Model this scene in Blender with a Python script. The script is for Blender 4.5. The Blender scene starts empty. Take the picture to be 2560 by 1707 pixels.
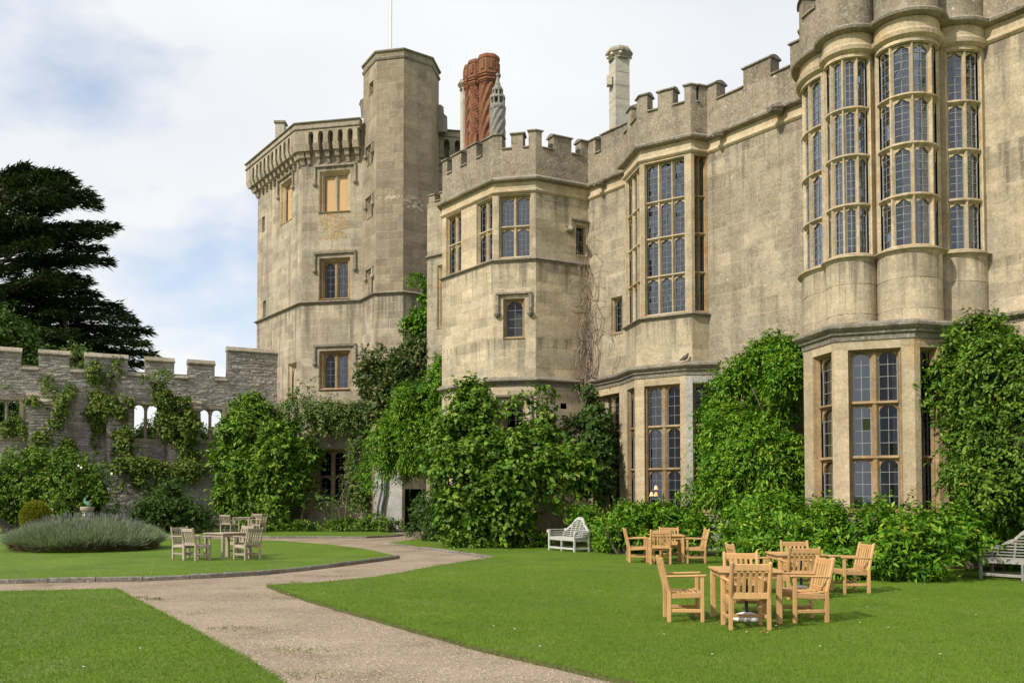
import bpy, bmesh, math, random
import numpy as np
from math import pi, sin, cos, tan, atan2, hypot, radians
from mathutils import Vector, Matrix
random.seed(7)
rng = np.random.default_rng(7)
S = bpy.context.scene
COL = S.collection

# ------------------------------------------------------------------ camera
FPX, HC, PITCH = 2250.0, 1.75, radians(2.0)          # focal length in pixels of the 2560 wide photo
CY = 1240 - FPX * tan(PITCH)
cam_d = bpy.data.cameras.new('camera')
cam = bpy.data.objects.new('camera', cam_d)
COL.objects.link(cam)
S.camera = cam
cam.location = (0, 0, HC)
cam.rotation_euler = (pi / 2 + PITCH, 0, 0)
cam_d.sensor_width = 36
cam_d.lens = 36 * FPX / 2560
cam_d.shift_y = (CY - 853.5) / 2560
cam_d.clip_end = 3000
S.render.resolution_x, S.render.resolution_y = 1024, 682

# ------------------------------------------------------------------ sky and sun
SUN = Vector((-0.76, -0.62, 0.80)).normalized()       # towards the sun
world = bpy.data.worlds.new('World')
S.world = world
world.use_nodes = True
wn = world.node_tree
wn.nodes.clear()
def WN(t, **kw):
    n = wn.nodes.new(t)
    for k, v in kw.items():
        setattr(n, k, v)
    return n
sky = WN('ShaderNodeTexSky', sky_type='NISHITA', sun_disc=False)
sky.sun_elevation = math.asin(SUN.z)
sky.sun_rotation = atan2(SUN.x, SUN.y)
sky.air_density, sky.dust_density, sky.ozone_density = 1.0, 0.6, 1.6
tc = WN('ShaderNodeTexCoord')
mp = WN('ShaderNodeMapping')
mp.inputs['Location'].default_value = (0.35, 0.1, 0.62)
mp.inputs['Scale'].default_value = (1.0, 1.0, 1.9)
wn.links.new(tc.outputs['Generated'], mp.inputs['Vector'])
nz = WN('ShaderNodeTexNoise')
nz.inputs['Scale'].default_value = 2.6
nz.inputs['Detail'].default_value = 7
nz.inputs['Roughness'].default_value = 0.52
nz.inputs['Distortion'].default_value = 0.25
wn.links.new(mp.outputs[0], nz.inputs['Vector'])
rp = WN('ShaderNodeValToRGB')
rp.color_ramp.elements[0].position = 0.20
rp.color_ramp.elements[0].color = (0.05, 0.05, 0.05, 1)
rp.color_ramp.elements[1].position = 0.40
rp.color_ramp.elements[1].color = (1, 1, 1, 1)
wn.links.new(nz.outputs['Fac'], rp.inputs['Fac'])
nz2 = WN('ShaderNodeTexNoise')
nz2.inputs['Scale'].default_value = 1.7
nz2.inputs['Detail'].default_value = 5
wn.links.new(mp.outputs[0], nz2.inputs['Vector'])
cl = WN('ShaderNodeValToRGB')
cl.color_ramp.elements[0].position = 0.36
cl.color_ramp.elements[0].color = (6.5, 6.75, 7.1, 1)
cl.color_ramp.elements[1].position = 0.60
cl.color_ramp.elements[1].color = (7.5, 7.55, 7.65, 1)
wn.links.new(nz2.outputs['Fac'], cl.inputs['Fac'])
skg = WN('ShaderNodeVectorMath', operation='MULTIPLY')
skg.inputs[1].default_value = (0.95, 1.25, 1.45)
wn.links.new(sky.outputs[0], skg.inputs[0])
mx = WN('ShaderNodeMix', data_type='RGBA')
wn.links.new(rp.outputs[0], mx.inputs[0])
wn.links.new(skg.outputs[0], mx.inputs[6])
wn.links.new(cl.outputs[0], mx.inputs[7])
bg = WN('ShaderNodeBackground')
bg.inputs['Strength'].default_value = 0.1
wn.links.new(mx.outputs[2], bg.inputs['Color'])
wo = WN('ShaderNodeOutputWorld')
wn.links.new(bg.outputs[0], wo.inputs['Surface'])

sun_d = bpy.data.lights.new('sun', 'SUN')
sun_d.energy = 3.5
sun_d.angle = radians(1.6)
sun_d.color = (1.0, 0.93, 0.82)
sun = bpy.data.objects.new('sun', sun_d)
COL.objects.link(sun)
sun.rotation_euler = SUN.to_track_quat('Z', 'Y').to_euler()
sun.location = (-30, -25, 40)

S.view_settings.view_transform = 'Standard'
S.view_settings.look = 'None'
S.view_settings.gamma = 1
S.view_settings.exposure = 0.37
S.view_settings.use_curve_mapping = False
S.cycles.max_bounces = 6
S.cycles.transparent_max_bounces = 12

# ------------------------------------------------------------------ photo measurements -> places
def ray(x, y):
    u, v = (x - 1280) / FPX, (CY - y) / FPX
    return u, cos(PITCH) - v * sin(PITCH), sin(PITCH) + v * cos(PITCH)
def at(x, y, Y):                                       # the point seen at pixel x, y at depth Y
    a, b, c = ray(x, y)
    return Vector((a * Y / b, Y, HC + c * Y / b))
def atz(x, y, z):                                      # the point seen at pixel x, y at height z
    a, b, c = ray(x, y)
    t = (z - HC) / c
    return Vector((a * t, b * t, z))
def gnd(x, y):
    return atz(x, y, 0.0)
def zat(y, Y):
    return at(1280, y, Y).z
def proj(P):
    a, b, c = P[0], P[1], P[2] - HC
    zz = b * cos(PITCH) + c * sin(PITCH)
    yy = c * cos(PITCH) - b * sin(PITCH)
    return 1280 + FPX * a / zz, CY - FPX * yy / zz

# ------------------------------------------------------------------ objects
def origin_of(o):
    v = Vector((0, 0, 0))
    while o is not None:
        v += o.location
        o = o.parent
    return v
def props(o, label=None, cat=None, group=None, kind=None):
    for k, v in (('label', label), ('category', cat), ('group', group), ('kind', kind)):
        if v:
            o[k] = v
def thing(name, label, cat, loc=(0, 0, 0), group=None):
    o = bpy.data.objects.new(name, None)
    o.empty_display_size = 0.3
    COL.objects.link(o)
    o.location = loc
    props(o, label, cat, group)
    return o
def link_mesh(name, me, parent=None, loc=(0, 0, 0), **kw):
    o = bpy.data.objects.new(name, me)
    COL.objects.link(o)
    o.location = loc
    if parent is not None:
        o.parent = parent
    props(o, **kw)
    return o
class MB:
    def __init__(s):
        s.v, s.f = [], []
    def add(s, vs, fs):
        n = len(s.v)
        s.v.extend(vs)
        s.f.extend([[i + n for i in f] for f in fs])
    def quad(s, a, b, c, d):
        s.add([a, b, c, d], [(0, 1, 2, 3)])
    def hexa(s, p):                                    # 8 corners: bottom 0-3, top 4-7
        s.add(p, [(0, 3, 2, 1), (4, 5, 6, 7), (0, 1, 5, 4), (1, 2, 6, 5), (2, 3, 7, 6), (3, 0, 4, 7)])
    def box(s, c, h):                                  # centre, half sizes
        x, y, z = c
        a, b, d = h
        s.hexa([(x - a, y - b, z - d), (x + a, y - b, z - d), (x + a, y + b, z - d), (x - a, y + b, z - d),
                (x - a, y - b, z + d), (x + a, y - b, z + d), (x + a, y + b, z + d), (x - a, y + b, z + d)])
    def lathe(s, c, prof, n=24, twist=0.0, star=0.0, lobes=8, a0=0.0):
        vs, fs = [], []
        for k, (r, z) in enumerate(prof):
            for i in range(n):
                a = a0 + 2 * pi * i / n
                rr = r * (1 + star * cos(lobes * (a - twist * z)))
                vs.append((c[0] + rr * cos(a), c[1] + rr * sin(a), c[2] + z))
        for k in range(len(prof) - 1):
            for i in range(n):
                j = (i + 1) % n
                fs.append((k * n + i, k * n + j, (k + 1) * n + j, (k + 1) * n + i))
        fs.append(tuple(range(n))[::-1])
        fs.append(tuple((len(prof) - 1) * n + i for i in range(n)))
        s.add(vs, fs)
    def tube(s, pts, r, n=6):
        pts = [Vector(p) for p in pts]
        rs = r if isinstance(r, (list, tuple)) else [r] * len(pts)
        vs, fs = [], []
        for k, p in enumerate(pts):
            d = (pts[min(k + 1, len(pts) - 1)] - pts[max(k - 1, 0)])
            d = d.normalized() if d.length > 1e-9 else Vector((0, 0, 1))
            u = d.cross(Vector((0.31, 0.95, 0.05))).normalized()
            w = d.cross(u)
            for i in range(n):
                a = 2 * pi * i / n
                vs.append(p + (u * cos(a) + w * sin(a)) * rs[k])
        for k in range(len(pts) - 1):
            for i in range(n):
                j = (i + 1) % n
                fs.append((k * n + i, k * n + j, (k + 1) * n + j, (k + 1) * n + i))
        fs.append(tuple(range(n))[::-1])
        fs.append(tuple((len(pts) - 1) * n + i for i in range(n)))
        s.add(vs, fs)
    def build(s, name, mat, parent=None, smooth=False, fix=False, loc=None, **kw):
        off = origin_of(parent) if parent is not None else Vector((0, 0, 0))
        if loc is not None:
            off = Vector(loc)
        me = bpy.data.meshes.new(name)
        me.from_pydata([tuple(Vector(v) - off) for v in s.v], [], s.f)
        if fix:
            bm = bmesh.new()
            bm.from_mesh(me)
            bmesh.ops.recalc_face_normals(bm, faces=bm.faces)
            bm.to_mesh(me)
            bm.free()
        if smooth:
            me.polygons.foreach_set('use_smooth', [True] * len(me.polygons))
        me.materials.append(mat)
        me.update()
        l = (0, 0, 0)
        if loc is not None:
            l = Vector(loc) - (origin_of(parent) if parent is not None else Vector((0, 0, 0)))
        return link_mesh(name, me, parent, l, **kw)

# ------------------------------------------------------------------ materials
class G:
    def __init__(s, name):
        s.m = bpy.data.materials.new(name)
        s.m.use_nodes = True
        s.t = s.m.node_tree
        s.t.nodes.clear()
        s.out = s.t.nodes.new('ShaderNodeOutputMaterial')
    def n(s, t, ins=None, **kw):
        d = s.t.nodes.new(t)
        for k, v in kw.items():
            setattr(d, k, v)
        for k, v in (ins or {}).items():
            s.set(d.inputs[k], v)
        return d
    def set(s, sock, v):
        if hasattr(v, 'is_output'):
            s.t.links.new(v, sock)
        elif hasattr(v, 'outputs'):
            s.t.links.new(v.outputs[0], sock)
        else:
            if isinstance(v, (tuple, list)) and len(v) == 3 and sock.type == 'RGBA':
                v = (*v, 1)
            sock.default_value = v
    def pos(s, scale=(1, 1, 1), obj=False):
        g = s.n('ShaderNodeTexCoord').outputs['Object'] if obj else s.n('ShaderNodeNewGeometry').outputs['Position']
        return s.n('ShaderNodeMapping', {'Vector': g, 'Scale': scale}).outputs[0]
    def noise(s, vec, scale, detail=4, rough=0.55, dist=0.0):
        return s.n('ShaderNodeTexNoise', {'Vector': vec, 'Scale': scale, 'Detail': detail, 'Roughness': rough, 'Distortion': dist}).outputs['Fac']
    def ramp(s, fac, stops):
        d = s.n('ShaderNodeValToRGB', {'Fac': fac})
        e = d.color_ramp.elements
        while len(e) < len(stops):
            e.new(0.5)
        for k, (p, c) in enumerate(stops):
            e[k].position = p
            e[k].color = (*c, 1) if isinstance(c, tuple) else (c, c, c, 1)
        return d.outputs['Color']
    def mix(s, fac, a, b, mode='MIX'):
        d = s.n('ShaderNodeMix', {0: fac, 6: a, 7: b}, data_type='RGBA', blend_type=mode)
        return d.outputs[2]
    def math(s, op, a, b=0.5):
        return s.n('ShaderNodeMath', {0: a, 1: b}, operation=op).outputs[0]
    def rand(s):
        a = s.n('ShaderNodeObjectInfo').outputs['Random']
        b = s.n('ShaderNodeNewGeometry').outputs['Random Per Island']
        return s.math('FRACT', s.math('ADD', a, b))
    def bump(s, h, strength=0.3, dist=0.02):
        return s.n('ShaderNodeBump', {'Height': h, 'Strength': strength, 'Distance': dist}).outputs[0]
    def pbr(s, color, rough=0.85, normal=None, spec=0.3, **kw):
        d = s.n('ShaderNodeBsdfPrincipled', {'Base Color': color, 'Roughness': rough, 'Specular IOR Level': spec, **kw})
        if normal is not None:
            s.set(d.inputs['Normal'], normal)
        s.t.links.new(d.outputs[0], s.out.inputs['Surface'])
        return s.m

def stone(name, a, b, dark=(0.135, 0.11, 0.08), stain=0.35, lichen=0.0, speck=0.3, var=0.22, gold=None, streak=1.0, bump=0.5, runs=None):
    g = G(name)
    p = g.pos()
    col = g.mix(g.ramp(g.noise(p, 0.55, 5), [(0.32, 0.0), (0.68, 1.0)]), a, b)
    if gold:
        col = g.mix(g.ramp(g.noise(p, 0.9, 4, 0.6, 0.6), [(0.5, 0.0), (0.72, 0.85)]), col, gold)
    r = g.rand()
    col = g.mix(1.0, col, g.ramp(r, [(0.0, 1.0 - var), (1.0, 1.0 + var * 0.6)]), 'MULTIPLY')
    col = g.mix(1.0, col, g.ramp(g.noise(g.pos((0.5, 0.5, 3.2)), 1.0, 5, 0.65), [(0.3, 0.84), (0.7, 1.12)]), 'MULTIPLY')
    ps = g.pos((2.4, 2.4, 0.16))
    st = g.math('MULTIPLY', g.ramp(g.noise(ps, 1.0, 5, 0.6, 0.3), [(0.50, 0.0), (0.70, 1.0)]), min(1.0, stain * streak * 1.25))
    col = g.mix(st, col, dark)
    gp = g.math('MULTIPLY', g.ramp(g.noise(p, 0.8, 6, 0.6, 0.4), [(0.5, 0.0), (0.7, 1.0)]), 0.55)
    col = g.mix(gp, col, (a[0] * 0.72, a[1] * 0.79, a[2] * 0.90))
    if runs:                                           # run-off streaks: narrow drips of dirt that start at a ledge
        z = g.n('ShaderNodeSeparateXYZ', {0: p}).outputs[2]
        dr = g.noise(g.pos((3.2, 3.2, 0.10)), 1.0, 4, 0.65, 0.2)
        tot = 0.0
        for lv, ln in runs:
            d = g.n('ShaderNodeMapRange', {0: z, 1: lv - ln, 2: lv, 3: 0.0, 4: 0.20}).outputs[0]
            on = g.math('LESS_THAN', z, lv + 0.02)
            k = g.ramp(g.math('ADD', dr, g.math('MULTIPLY', d, on)), [(0.64, 0.0), (0.76, 1.0)])
            tot = g.math('MAXIMUM', tot, g.math('MULTIPLY', k, on))
        col = g.mix(g.math('MULTIPLY', tot, 0.62), col, (0.115, 0.105, 0.085))
    pt = g.math('MULTIPLY', g.ramp(g.noise(p, 1.6, 8, 0.68), [(0.48, 0.0), (0.66, 1.0)]), stain * 1.15)
    col = g.mix(pt, col, dark)
    fine = g.noise(p, 14, 6, 0.7)
    col = g.mix(1.0, col, g.ramp(fine, [(0.27, 0.66), (0.73, 1.24)]), 'MULTIPLY')
    if lichen:
        for sc, lo, cc in ((15.0, 0.60, (0.47, 0.46, 0.41)), (5.5, 0.64, (0.40, 0.395, 0.35)), (3.4, 0.62, (0.085, 0.075, 0.06))):
            f = g.math('MULTIPLY', g.ramp(g.noise(p, sc, 6, 0.66, 0.2), [(lo - 0.05, 0.0), (lo + 0.03, 1.0)]), lichen)
            col = g.mix(f, col, cc)
    if speck:
        v = g.n('ShaderNodeTexVoronoi', {'Vector': p, 'Scale': 1.7, 'Randomness': 1.0}).outputs['Distance']
        f = g.math('MULTIPLY', g.ramp(v, [(0.045, 1.0), (0.075, 0.0)]), speck)
        col = g.mix(f, col, (0.55, 0.54, 0.5))
    h = g.math('ADD', g.math('MULTIPLY', g.noise(p, 5, 4), 1.0), g.math('MULTIPLY', fine, 0.5))
    return g.pbr(col, 0.92, g.bump(h, bump, 0.03), 0.15)

M = {}
M['ashlar'] = stone('ashlar limestone', (0.545, 0.450, 0.310), (0.455, 0.375, 0.262), stain=0.30, speck=0.5, runs=[(zat(343, 29.5) - 0.4, 1.6), (zat(646, 33.4) - 0.1, 1.8), (zat(783, 29.5) - 0.1, 1.5)])
M['ashlar_tower'] = stone('weathered tower limestone', (0.455, 0.385, 0.28), (0.37, 0.315, 0.235), stain=0.36, speck=0.45, streak=1.4, runs=[(zat(752, 48) - 0.1, 3.2), (zat(400, 48), 2.6)])
M['turret'] = stone('brown grey turret limestone', (0.355, 0.285, 0.20), (0.29, 0.235, 0.165), stain=0.3, speck=0.4)
M['mortar'] = stone('pale lime mortar', (0.57, 0.49, 0.365), (0.49, 0.42, 0.31), stain=0.34, speck=0)
M['render_wall'] = stone('worn grey brown limestone', (0.43, 0.355, 0.25), (0.335, 0.278, 0.192), stain=0.46, lichen=0.3, speck=0.7, var=0.2, runs=[(zat(343, 29.5) - 0.4, 2.2)])
M['parapet'] = stone('lichened parapet stone', (0.32, 0.265, 0.19), (0.235, 0.195, 0.14), stain=0.45, lichen=0.52, speck=0.9, bump=0.8)
M['golden'] = stone('golden dressed limestone', (0.55, 0.445, 0.295), (0.48, 0.385, 0.25), stain=0.22, speck=0.2, gold=(0.44, 0.29, 0.13))
M['brown_frame'] = stone('iron stained limestone', (0.43, 0.315, 0.18), (0.32, 0.215, 0.11), stain=0.4, speck=0.1, gold=(0.30, 0.165, 0.06))
M['ledge'] = stone('dark weathered ledge stone', (0.31, 0.275, 0.21), (0.21, 0.185, 0.14), stain=0.5, lichen=0.55, speck=0.3)
M['plaster'] = stone('pale lime render', (0.50, 0.48, 0.44), (0.44, 0.42, 0.38), stain=0.25, speck=0.0)
M['rubble'] = stone('grey rubble stone', (0.47, 0.435, 0.395), (0.36, 0.33, 0.30), stain=0.3, lichen=0.25, speck=0.2, var=0.26, bump=0.9)
M['rubble_joint'] = stone('dark rubble joints', (0.28, 0.26, 0.235), (0.21, 0.195, 0.17), stain=0.3, speck=0)
M['coping'] = stone('buff lichened coping', (0.36, 0.31, 0.225), (0.29, 0.25, 0.185), stain=0.35, lichen=0.55, speck=0.5)
M['pale_stone'] = stone('pale chimney stone', (0.60, 0.56, 0.46), (0.54, 0.50, 0.40), stain=0.15, speck=0.2)
M['grey_carved'] = stone('grey carved stone', (0.34, 0.325, 0.28), (0.26, 0.25, 0.215), stain=0.4, lichen=0.3)
M['kerb'] = stone('dark kerb stone', (0.24, 0.215, 0.18), (0.17, 0.155, 0.13), stain=0.4, lichen=0.4)

def simple(name, c, rough=0.6, var=0.1, noise=0.15, scale=8, spec=0.4, metal=0.0, sc3=(1, 1, 1), obj=False, bump=0.15):
    g = G(name)
    p = g.pos(sc3, obj)
    f = g.noise(p, scale, 5, 0.6)
    col = g.mix(1.0, c, g.ramp(f, [(0.3, 1 - noise), (0.7, 1 + noise)]), 'MULTIPLY')
    col = g.mix(1.0, col, g.ramp(g.rand(), [(0, 1 - var), (1, 1 + var)]), 'MULTIPLY')
    return g.pbr(col, rough, g.bump(f, bump, 0.005), spec, Metallic=metal)
M['lead'] = simple('lead glazing bars', (0.20, 0.20, 0.20), 0.6)
M['pale_lead'] = simple('pale painted glazing bars', (0.27, 0.27, 0.26), 0.6)
M['board'] = simple('tan painted board', (0.50, 0.32, 0.15), 0.7, 0.04, 0.05)
M['room_shade'] = simple('room shade black', (0.022, 0.019, 0.016), 0.9)  # near-black colour, puts the shade of the rooms into the surface
M['roof'] = simple('lead roof', (0.10, 0.10, 0.105), 0.8)
M['pipe'] = simple('grey cast iron pipe', (0.085, 0.10, 0.125), 0.5)
M['blinds'] = simple('cream blind', (0.62, 0.58, 0.48), 0.9)
M['white'] = simple('white paint', (0.74, 0.73, 0.69), 0.5)
M['grey_white'] = simple('chalky white concrete', (0.66, 0.65, 0.61), 0.8, noise=0.1)
M['black_metal'] = simple('dark pole metal', (0.025, 0.026, 0.03), 0.4)
M['verdigris'] = simple('verdigris bronze', (0.12, 0.27, 0.21), 0.7, noise=0.4, scale=30)
M['bird'] = simple('grey brown plumage', (0.11, 0.09, 0.08), 0.8, noise=0.3, scale=40)
M['lichen_orange'] = simple('orange lichen', (0.40, 0.255, 0.095), 0.95, 0.25, 0.3)
M['soil'] = simple('soil', (0.07, 0.05, 0.035), 0.95, noise=0.4, scale=10)
M['bark'] = simple('bark', (0.11, 0.085, 0.06), 0.9, noise=0.4, scale=14)
M['dead_stem'] = simple('dead vine stems', (0.30, 0.235, 0.18), 0.9, noise=0.3, scale=14)
M['rubble_fill'] = simple('rubble blocking', (0.36, 0.28, 0.21), 0.95, noise=0.5, scale=7, bump=0.8)

def curtain_mat():
    g = G('pale curtain cloth')
    d = g.n('ShaderNodeBsdfDiffuse', {'Color': (0.78, 0.78, 0.77, 1)})
    t = g.n('ShaderNodeBsdfTranslucent', {'Color': (0.6, 0.6, 0.6, 1)})
    x = g.n('ShaderNodeMixShader', {0: 0.25, 1: d, 2: t})
    g.t.links.new(x.outputs[0], g.out.inputs['Surface'])
    return g.m
M['curtain'] = curtain_mat()
def glass(name, refl=1.0, tint=0.8, ior=1.75):
    g = G(name)
    t = g.n('ShaderNodeBsdfTransparent', {'Color': (tint, tint, tint * 1.02, 1)})
    p = g.pos()
    nb = g.bump(g.noise(p, 2.4, 2), 0.15, 0.03)
    s = g.n('ShaderNodeBsdfGlossy', {'Color': (0.86, 0.93, 1.0, 1), 'Roughness': 0.02, 'Normal': nb})
    f = g.n('ShaderNodeFresnel', {'IOR': ior, 'Normal': nb})
    k = g.math('MINIMUM', g.math('MULTIPLY', f.outputs[0], refl), 1.0)
    x = g.n('ShaderNodeMixShader', {0: k, 1: t, 2: s})
    g.t.links.new(x.outputs[0], g.out.inputs['Surface'])
    return g.m
M['glass'] = glass('old window glass', 0.8, 0.88)
M['glass_bright'] = glass('bright reflecting old glass', 1.5, 0.6)
M['glass_dark'] = glass('dim window glass', 0.35, 0.6)

def brick_mat():
    g = G('moulded red brick')
    p = g.pos()
    ps = g.n('ShaderNodeTexCoord').outputs['Object']
    b = g.n('ShaderNodeTexBrick', {'Vector': g.n('ShaderNodeMapping', {'Vector': ps, 'Rotation': (pi / 2, 0, 0)}).outputs[0], 'Color1': (0.23, 0.085, 0.048, 1), 'Color2': (0.13, 0.052, 0.034, 1), 'Mortar': (0.30, 0.19, 0.13, 1), 'Scale': 4.0, 'Mortar Size': 0.012, 'Row Height': 0.28, 'Brick Width': 0.9})
    col = g.mix(g.ramp(g.noise(p, 2.2, 5), [(0.42, 0.0), (0.72, 0.8)]), b.outputs['Color'], (0.27, 0.115, 0.06))
    pz = g.n('ShaderNodeSeparateXYZ', {0: ps}).outputs[2]
    col = g.mix(g.math('MULTIPLY', g.ramp(g.noise(p, 3.0, 6), [(0.5, 0.0), (0.65, 1.0)]), 0.5), col, (0.2, 0.15, 0.07))
    return g.pbr(col, 0.9, g.bump(g.noise(p, 18, 4), 0.5, 0.02), 0.2)
M['brick'] = brick_mat()
def wood(name, a, b, rough=0.55, spec=0.3):
    g = G(name)
    p = g.pos((1, 1, 1), True)
    f = g.noise(g.pos((14, 14, 1.6), True), 2.2, 5, 0.6, 0.4)
    col = g.mix(g.ramp(f, [(0.3, 0.0), (0.7, 1.0)]), a, b)
    col = g.mix(1.0, col, g.ramp(g.rand(), [(0, 0.80), (1, 1.10)]), 'MULTIPLY')
    w = g.ramp(g.noise(g.pos((1, 1, 1)), 3.1, 5, 0.65), [(0.48, 0.0), (0.72, 0.55)])
    col = g.mix(w, col, (b[0] * 0.72, b[1] * 0.86, b[2] * 1.15))
    return g.pbr(col, rough, g.bump(f, 0.2, 0.003), spec)
M['teak'] = wood('fresh golden teak', (0.60, 0.37, 0.165), (0.49, 0.275, 0.11))
M['grey_teak'] = wood('weathered silver teak', (0.44, 0.36, 0.27), (0.33, 0.27, 0.205), 0.8, 0.15)
M['old_bench'] = wood('old grey bench timber', (0.34, 0.325, 0.29), (0.24, 0.23, 0.20), 0.85, 0.15)
M['bench_white'] = wood('faded white bench paint', (0.50, 0.49, 0.44), (0.42, 0.41, 0.37), 0.7, 0.2)

def leaf(name, cols, rough=0.55, trans=0.13, spec=0.22):
    g = G(name)
    r = g.rand()
    p = g.pos()
    f = g.math('ADD', g.math('MULTIPLY', r, 0.55), g.math('MULTIPLY', g.noise(p, 1.3, 4, 0.6), 0.7))
    k = len(cols)
    col = g.ramp(f, [(min(1.0, 0.18 + 0.24 * i), c) for i, c in enumerate(cols)])
    b = g.n('ShaderNodeBsdfPrincipled', {'Base Color': col, 'Roughness': rough, 'Specular IOR Level': spec})
    t = g.n('ShaderNodeBsdfTranslucent', {'Color': g.mix(1.0, col, (1.25, 1.6, 0.5, 1), 'MULTIPLY')})
    x = g.n('ShaderNodeMixShader', {0: trans, 1: b, 2: t})
    g.t.links.new(x.outputs[0], g.out.inputs['Surface'])
    return g.m
M['l_wisteria'] = leaf('fresh wisteria leaves', [(0.020, 0.070, 0.004), (0.050, 0.145, 0.006), (0.108, 0.240, 0.011), (0.230, 0.350, 0.025), (0.36, 0.36, 0.05)])
M['l_mid'] = leaf('mid green leaves', [(0.020, 0.056, 0.006), (0.048, 0.115, 0.009), (0.100, 0.195, 0.016), (0.200, 0.29, 0.035), (0.30, 0.28, 0.06)])
M['l_lime'] = leaf('young lime leaves', [(0.022, 0.060, 0.006), (0.050, 0.120, 0.010), (0.115, 0.225, 0.018), (0.25, 0.35, 0.04)])
M['l_dark'] = leaf('dark shrub leaves', [(0.02, 0.05, 0.010), (0.035, 0.08, 0.014), (0.06, 0.115, 0.02), (0.09, 0.15, 0.03)])
M['l_magnolia'] = leaf('glossy magnolia leaves', [(0.03, 0.065, 0.015), (0.05, 0.10, 0.022), (0.085, 0.14, 0.035), (0.19, 0.17, 0.06)], 0.48, 0.12, 0.3)
M['l_ivy'] = leaf('ivy leaves', [(0.04, 0.085, 0.014), (0.08, 0.14, 0.02), (0.14, 0.20, 0.03), (0.21, 0.24, 0.055)])
M['l_rose'] = leaf('dusty rose leaves', [(0.045, 0.085, 0.02), (0.08, 0.145, 0.03), (0.13, 0.205, 0.045), (0.21, 0.23, 0.09)])
M['l_yew'] = leaf('golden yew foliage', [(0.08, 0.10, 0.008), (0.15, 0.165, 0.012), (0.23, 0.225, 0.015), (0.29, 0.26, 0.02)], 0.7, 0.1)
M['l_lavender'] = leaf('grey green lavender', [(0.15, 0.19, 0.11), (0.21, 0.255, 0.15), (0.26, 0.305, 0.19), (0.30, 0.34, 0.23)], 0.8, 0.1, 0.1)
M['l_lavender_dry'] = leaf('dry lavender stems', [(0.09, 0.07, 0.04), (0.14, 0.10, 0.06), (0.18, 0.13, 0.08)], 0.9, 0.05, 0.1)
M['l_flower'] = leaf('dull violet lavender heads', [(0.11, 0.115, 0.12), (0.16, 0.165, 0.165)], 0.8, 0.1, 0.1)
M['l_cedar'] = leaf('dark cedar needles', [(0.012, 0.022, 0.009), (0.024, 0.042, 0.015), (0.05, 0.08, 0.025), (0.10, 0.135, 0.04)], 0.7, 0.04, 0.2)
M['l_tree'] = leaf('mid green tree leaves', [(0.03, 0.06, 0.012), (0.05, 0.10, 0.018), (0.08, 0.14, 0.025)])
M['inner'] = simple('dark shade core', (0.028, 0.032, 0.012), 0.95, 0.1, 0.5, 9, 0.1)  # near-black, puts shade into the gaps between leaves
M['l_white'] = leaf('white petals', [(0.7, 0.68, 0.6), (0.8, 0.78, 0.7)], 0.6, 0.2)
M['l_brown'] = leaf('dry brown leaf', [(0.3, 0.17, 0.07), (0.36, 0.22, 0.10)], 0.7, 0.1)

def lawn_mat():
    g = G('mown grass')
    p = g.pos()
    a = g.ramp(g.noise(p, 0.35, 5, 0.6), [(0.3, (0.076, 0.145, 0.010)), (0.7, (0.124, 0.205, 0.014))])
    a = g.mix(g.math('MULTIPLY', g.ramp(g.noise(p, 0.9, 7, 0.65), [(0.50, 0.0), (0.72, 1.0)]), 0.7), a, (0.165, 0.20, 0.05))
    a = g.mix(g.math('MULTIPLY', g.ramp(g.noise(p, 0.55, 6, 0.65, 0.5), [(0.55, 0.0), (0.7, 1.0)]), 0.5), a, (0.045, 0.115, 0.014))
    a = g.mix(1.0, a, g.ramp(g.noise(g.pos((1.0, 0.35, 1)), 9, 6, 0.7), [(0.25, 0.72), (0.75, 1.25)]), 'MULTIPLY')
    f = g.noise(p, 60, 4, 0.7)
    a = g.mix(1.0, a, g.ramp(f, [(0.25, 0.80), (0.75, 1.18)]), 'MULTIPLY')
    return g.pbr(a, 0.75, g.bump(f, 0.8, 0.02), 0.2)
M['lawn'] = lawn_mat()
M['blade'] = leaf('grass blades', [(0.090, 0.180, 0.010), (0.115, 0.215, 0.012), (0.145, 0.245, 0.016), (0.22, 0.27, 0.05)], 0.6, 0.3, 0.2)
M['turf_edge'] = simple('cut turf edge', (0.075, 0.085, 0.022), 0.95, noise=0.5, scale=22, bump=0.6)
def gravel_mat():
    g = G('pinkish gravel')
    p = g.pos()
    a = g.ramp(g.noise(p, 0.5, 6, 0.6), [(0.3, (0.25, 0.195, 0.14)), (0.7, (0.38, 0.305, 0.225))])
    v = g.n('ShaderNodeTexVoronoi', {'Vector': p, 'Scale': 34.0})
    a = g.mix(0.6, a, g.mix(1.0, a, g.ramp(v.outputs['Color'], [(0.1, 0.55), (0.9, 1.4)]), 'MULTIPLY'))
    a = g.mix(g.math('MULTIPLY', g.ramp(g.noise(p, 1.1, 7, 0.65), [(0.52, 0.0), (0.70, 1.0)]), 0.7), a, (0.18, 0.135, 0.095))
    a = g.mix(g.math('MULTIPLY', g.ramp(g.noise(p, 1.9, 5, 0.65, 0.3), [(0.64, 0.0), (0.74, 1.0)]), 0.6), a, (0.12, 0.14, 0.04))
    h = g.math('ADD', v.outputs['Distance'], g.noise(p, 6, 4))
    return g.pbr(a, 0.95, g.bump(h, 0.8, 0.02), 0.15)
M['gravel'] = gravel_mat()
M['pebble'] = simple('pebbles', (0.40, 0.32, 0.25), 0.9, 0.35)

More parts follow.
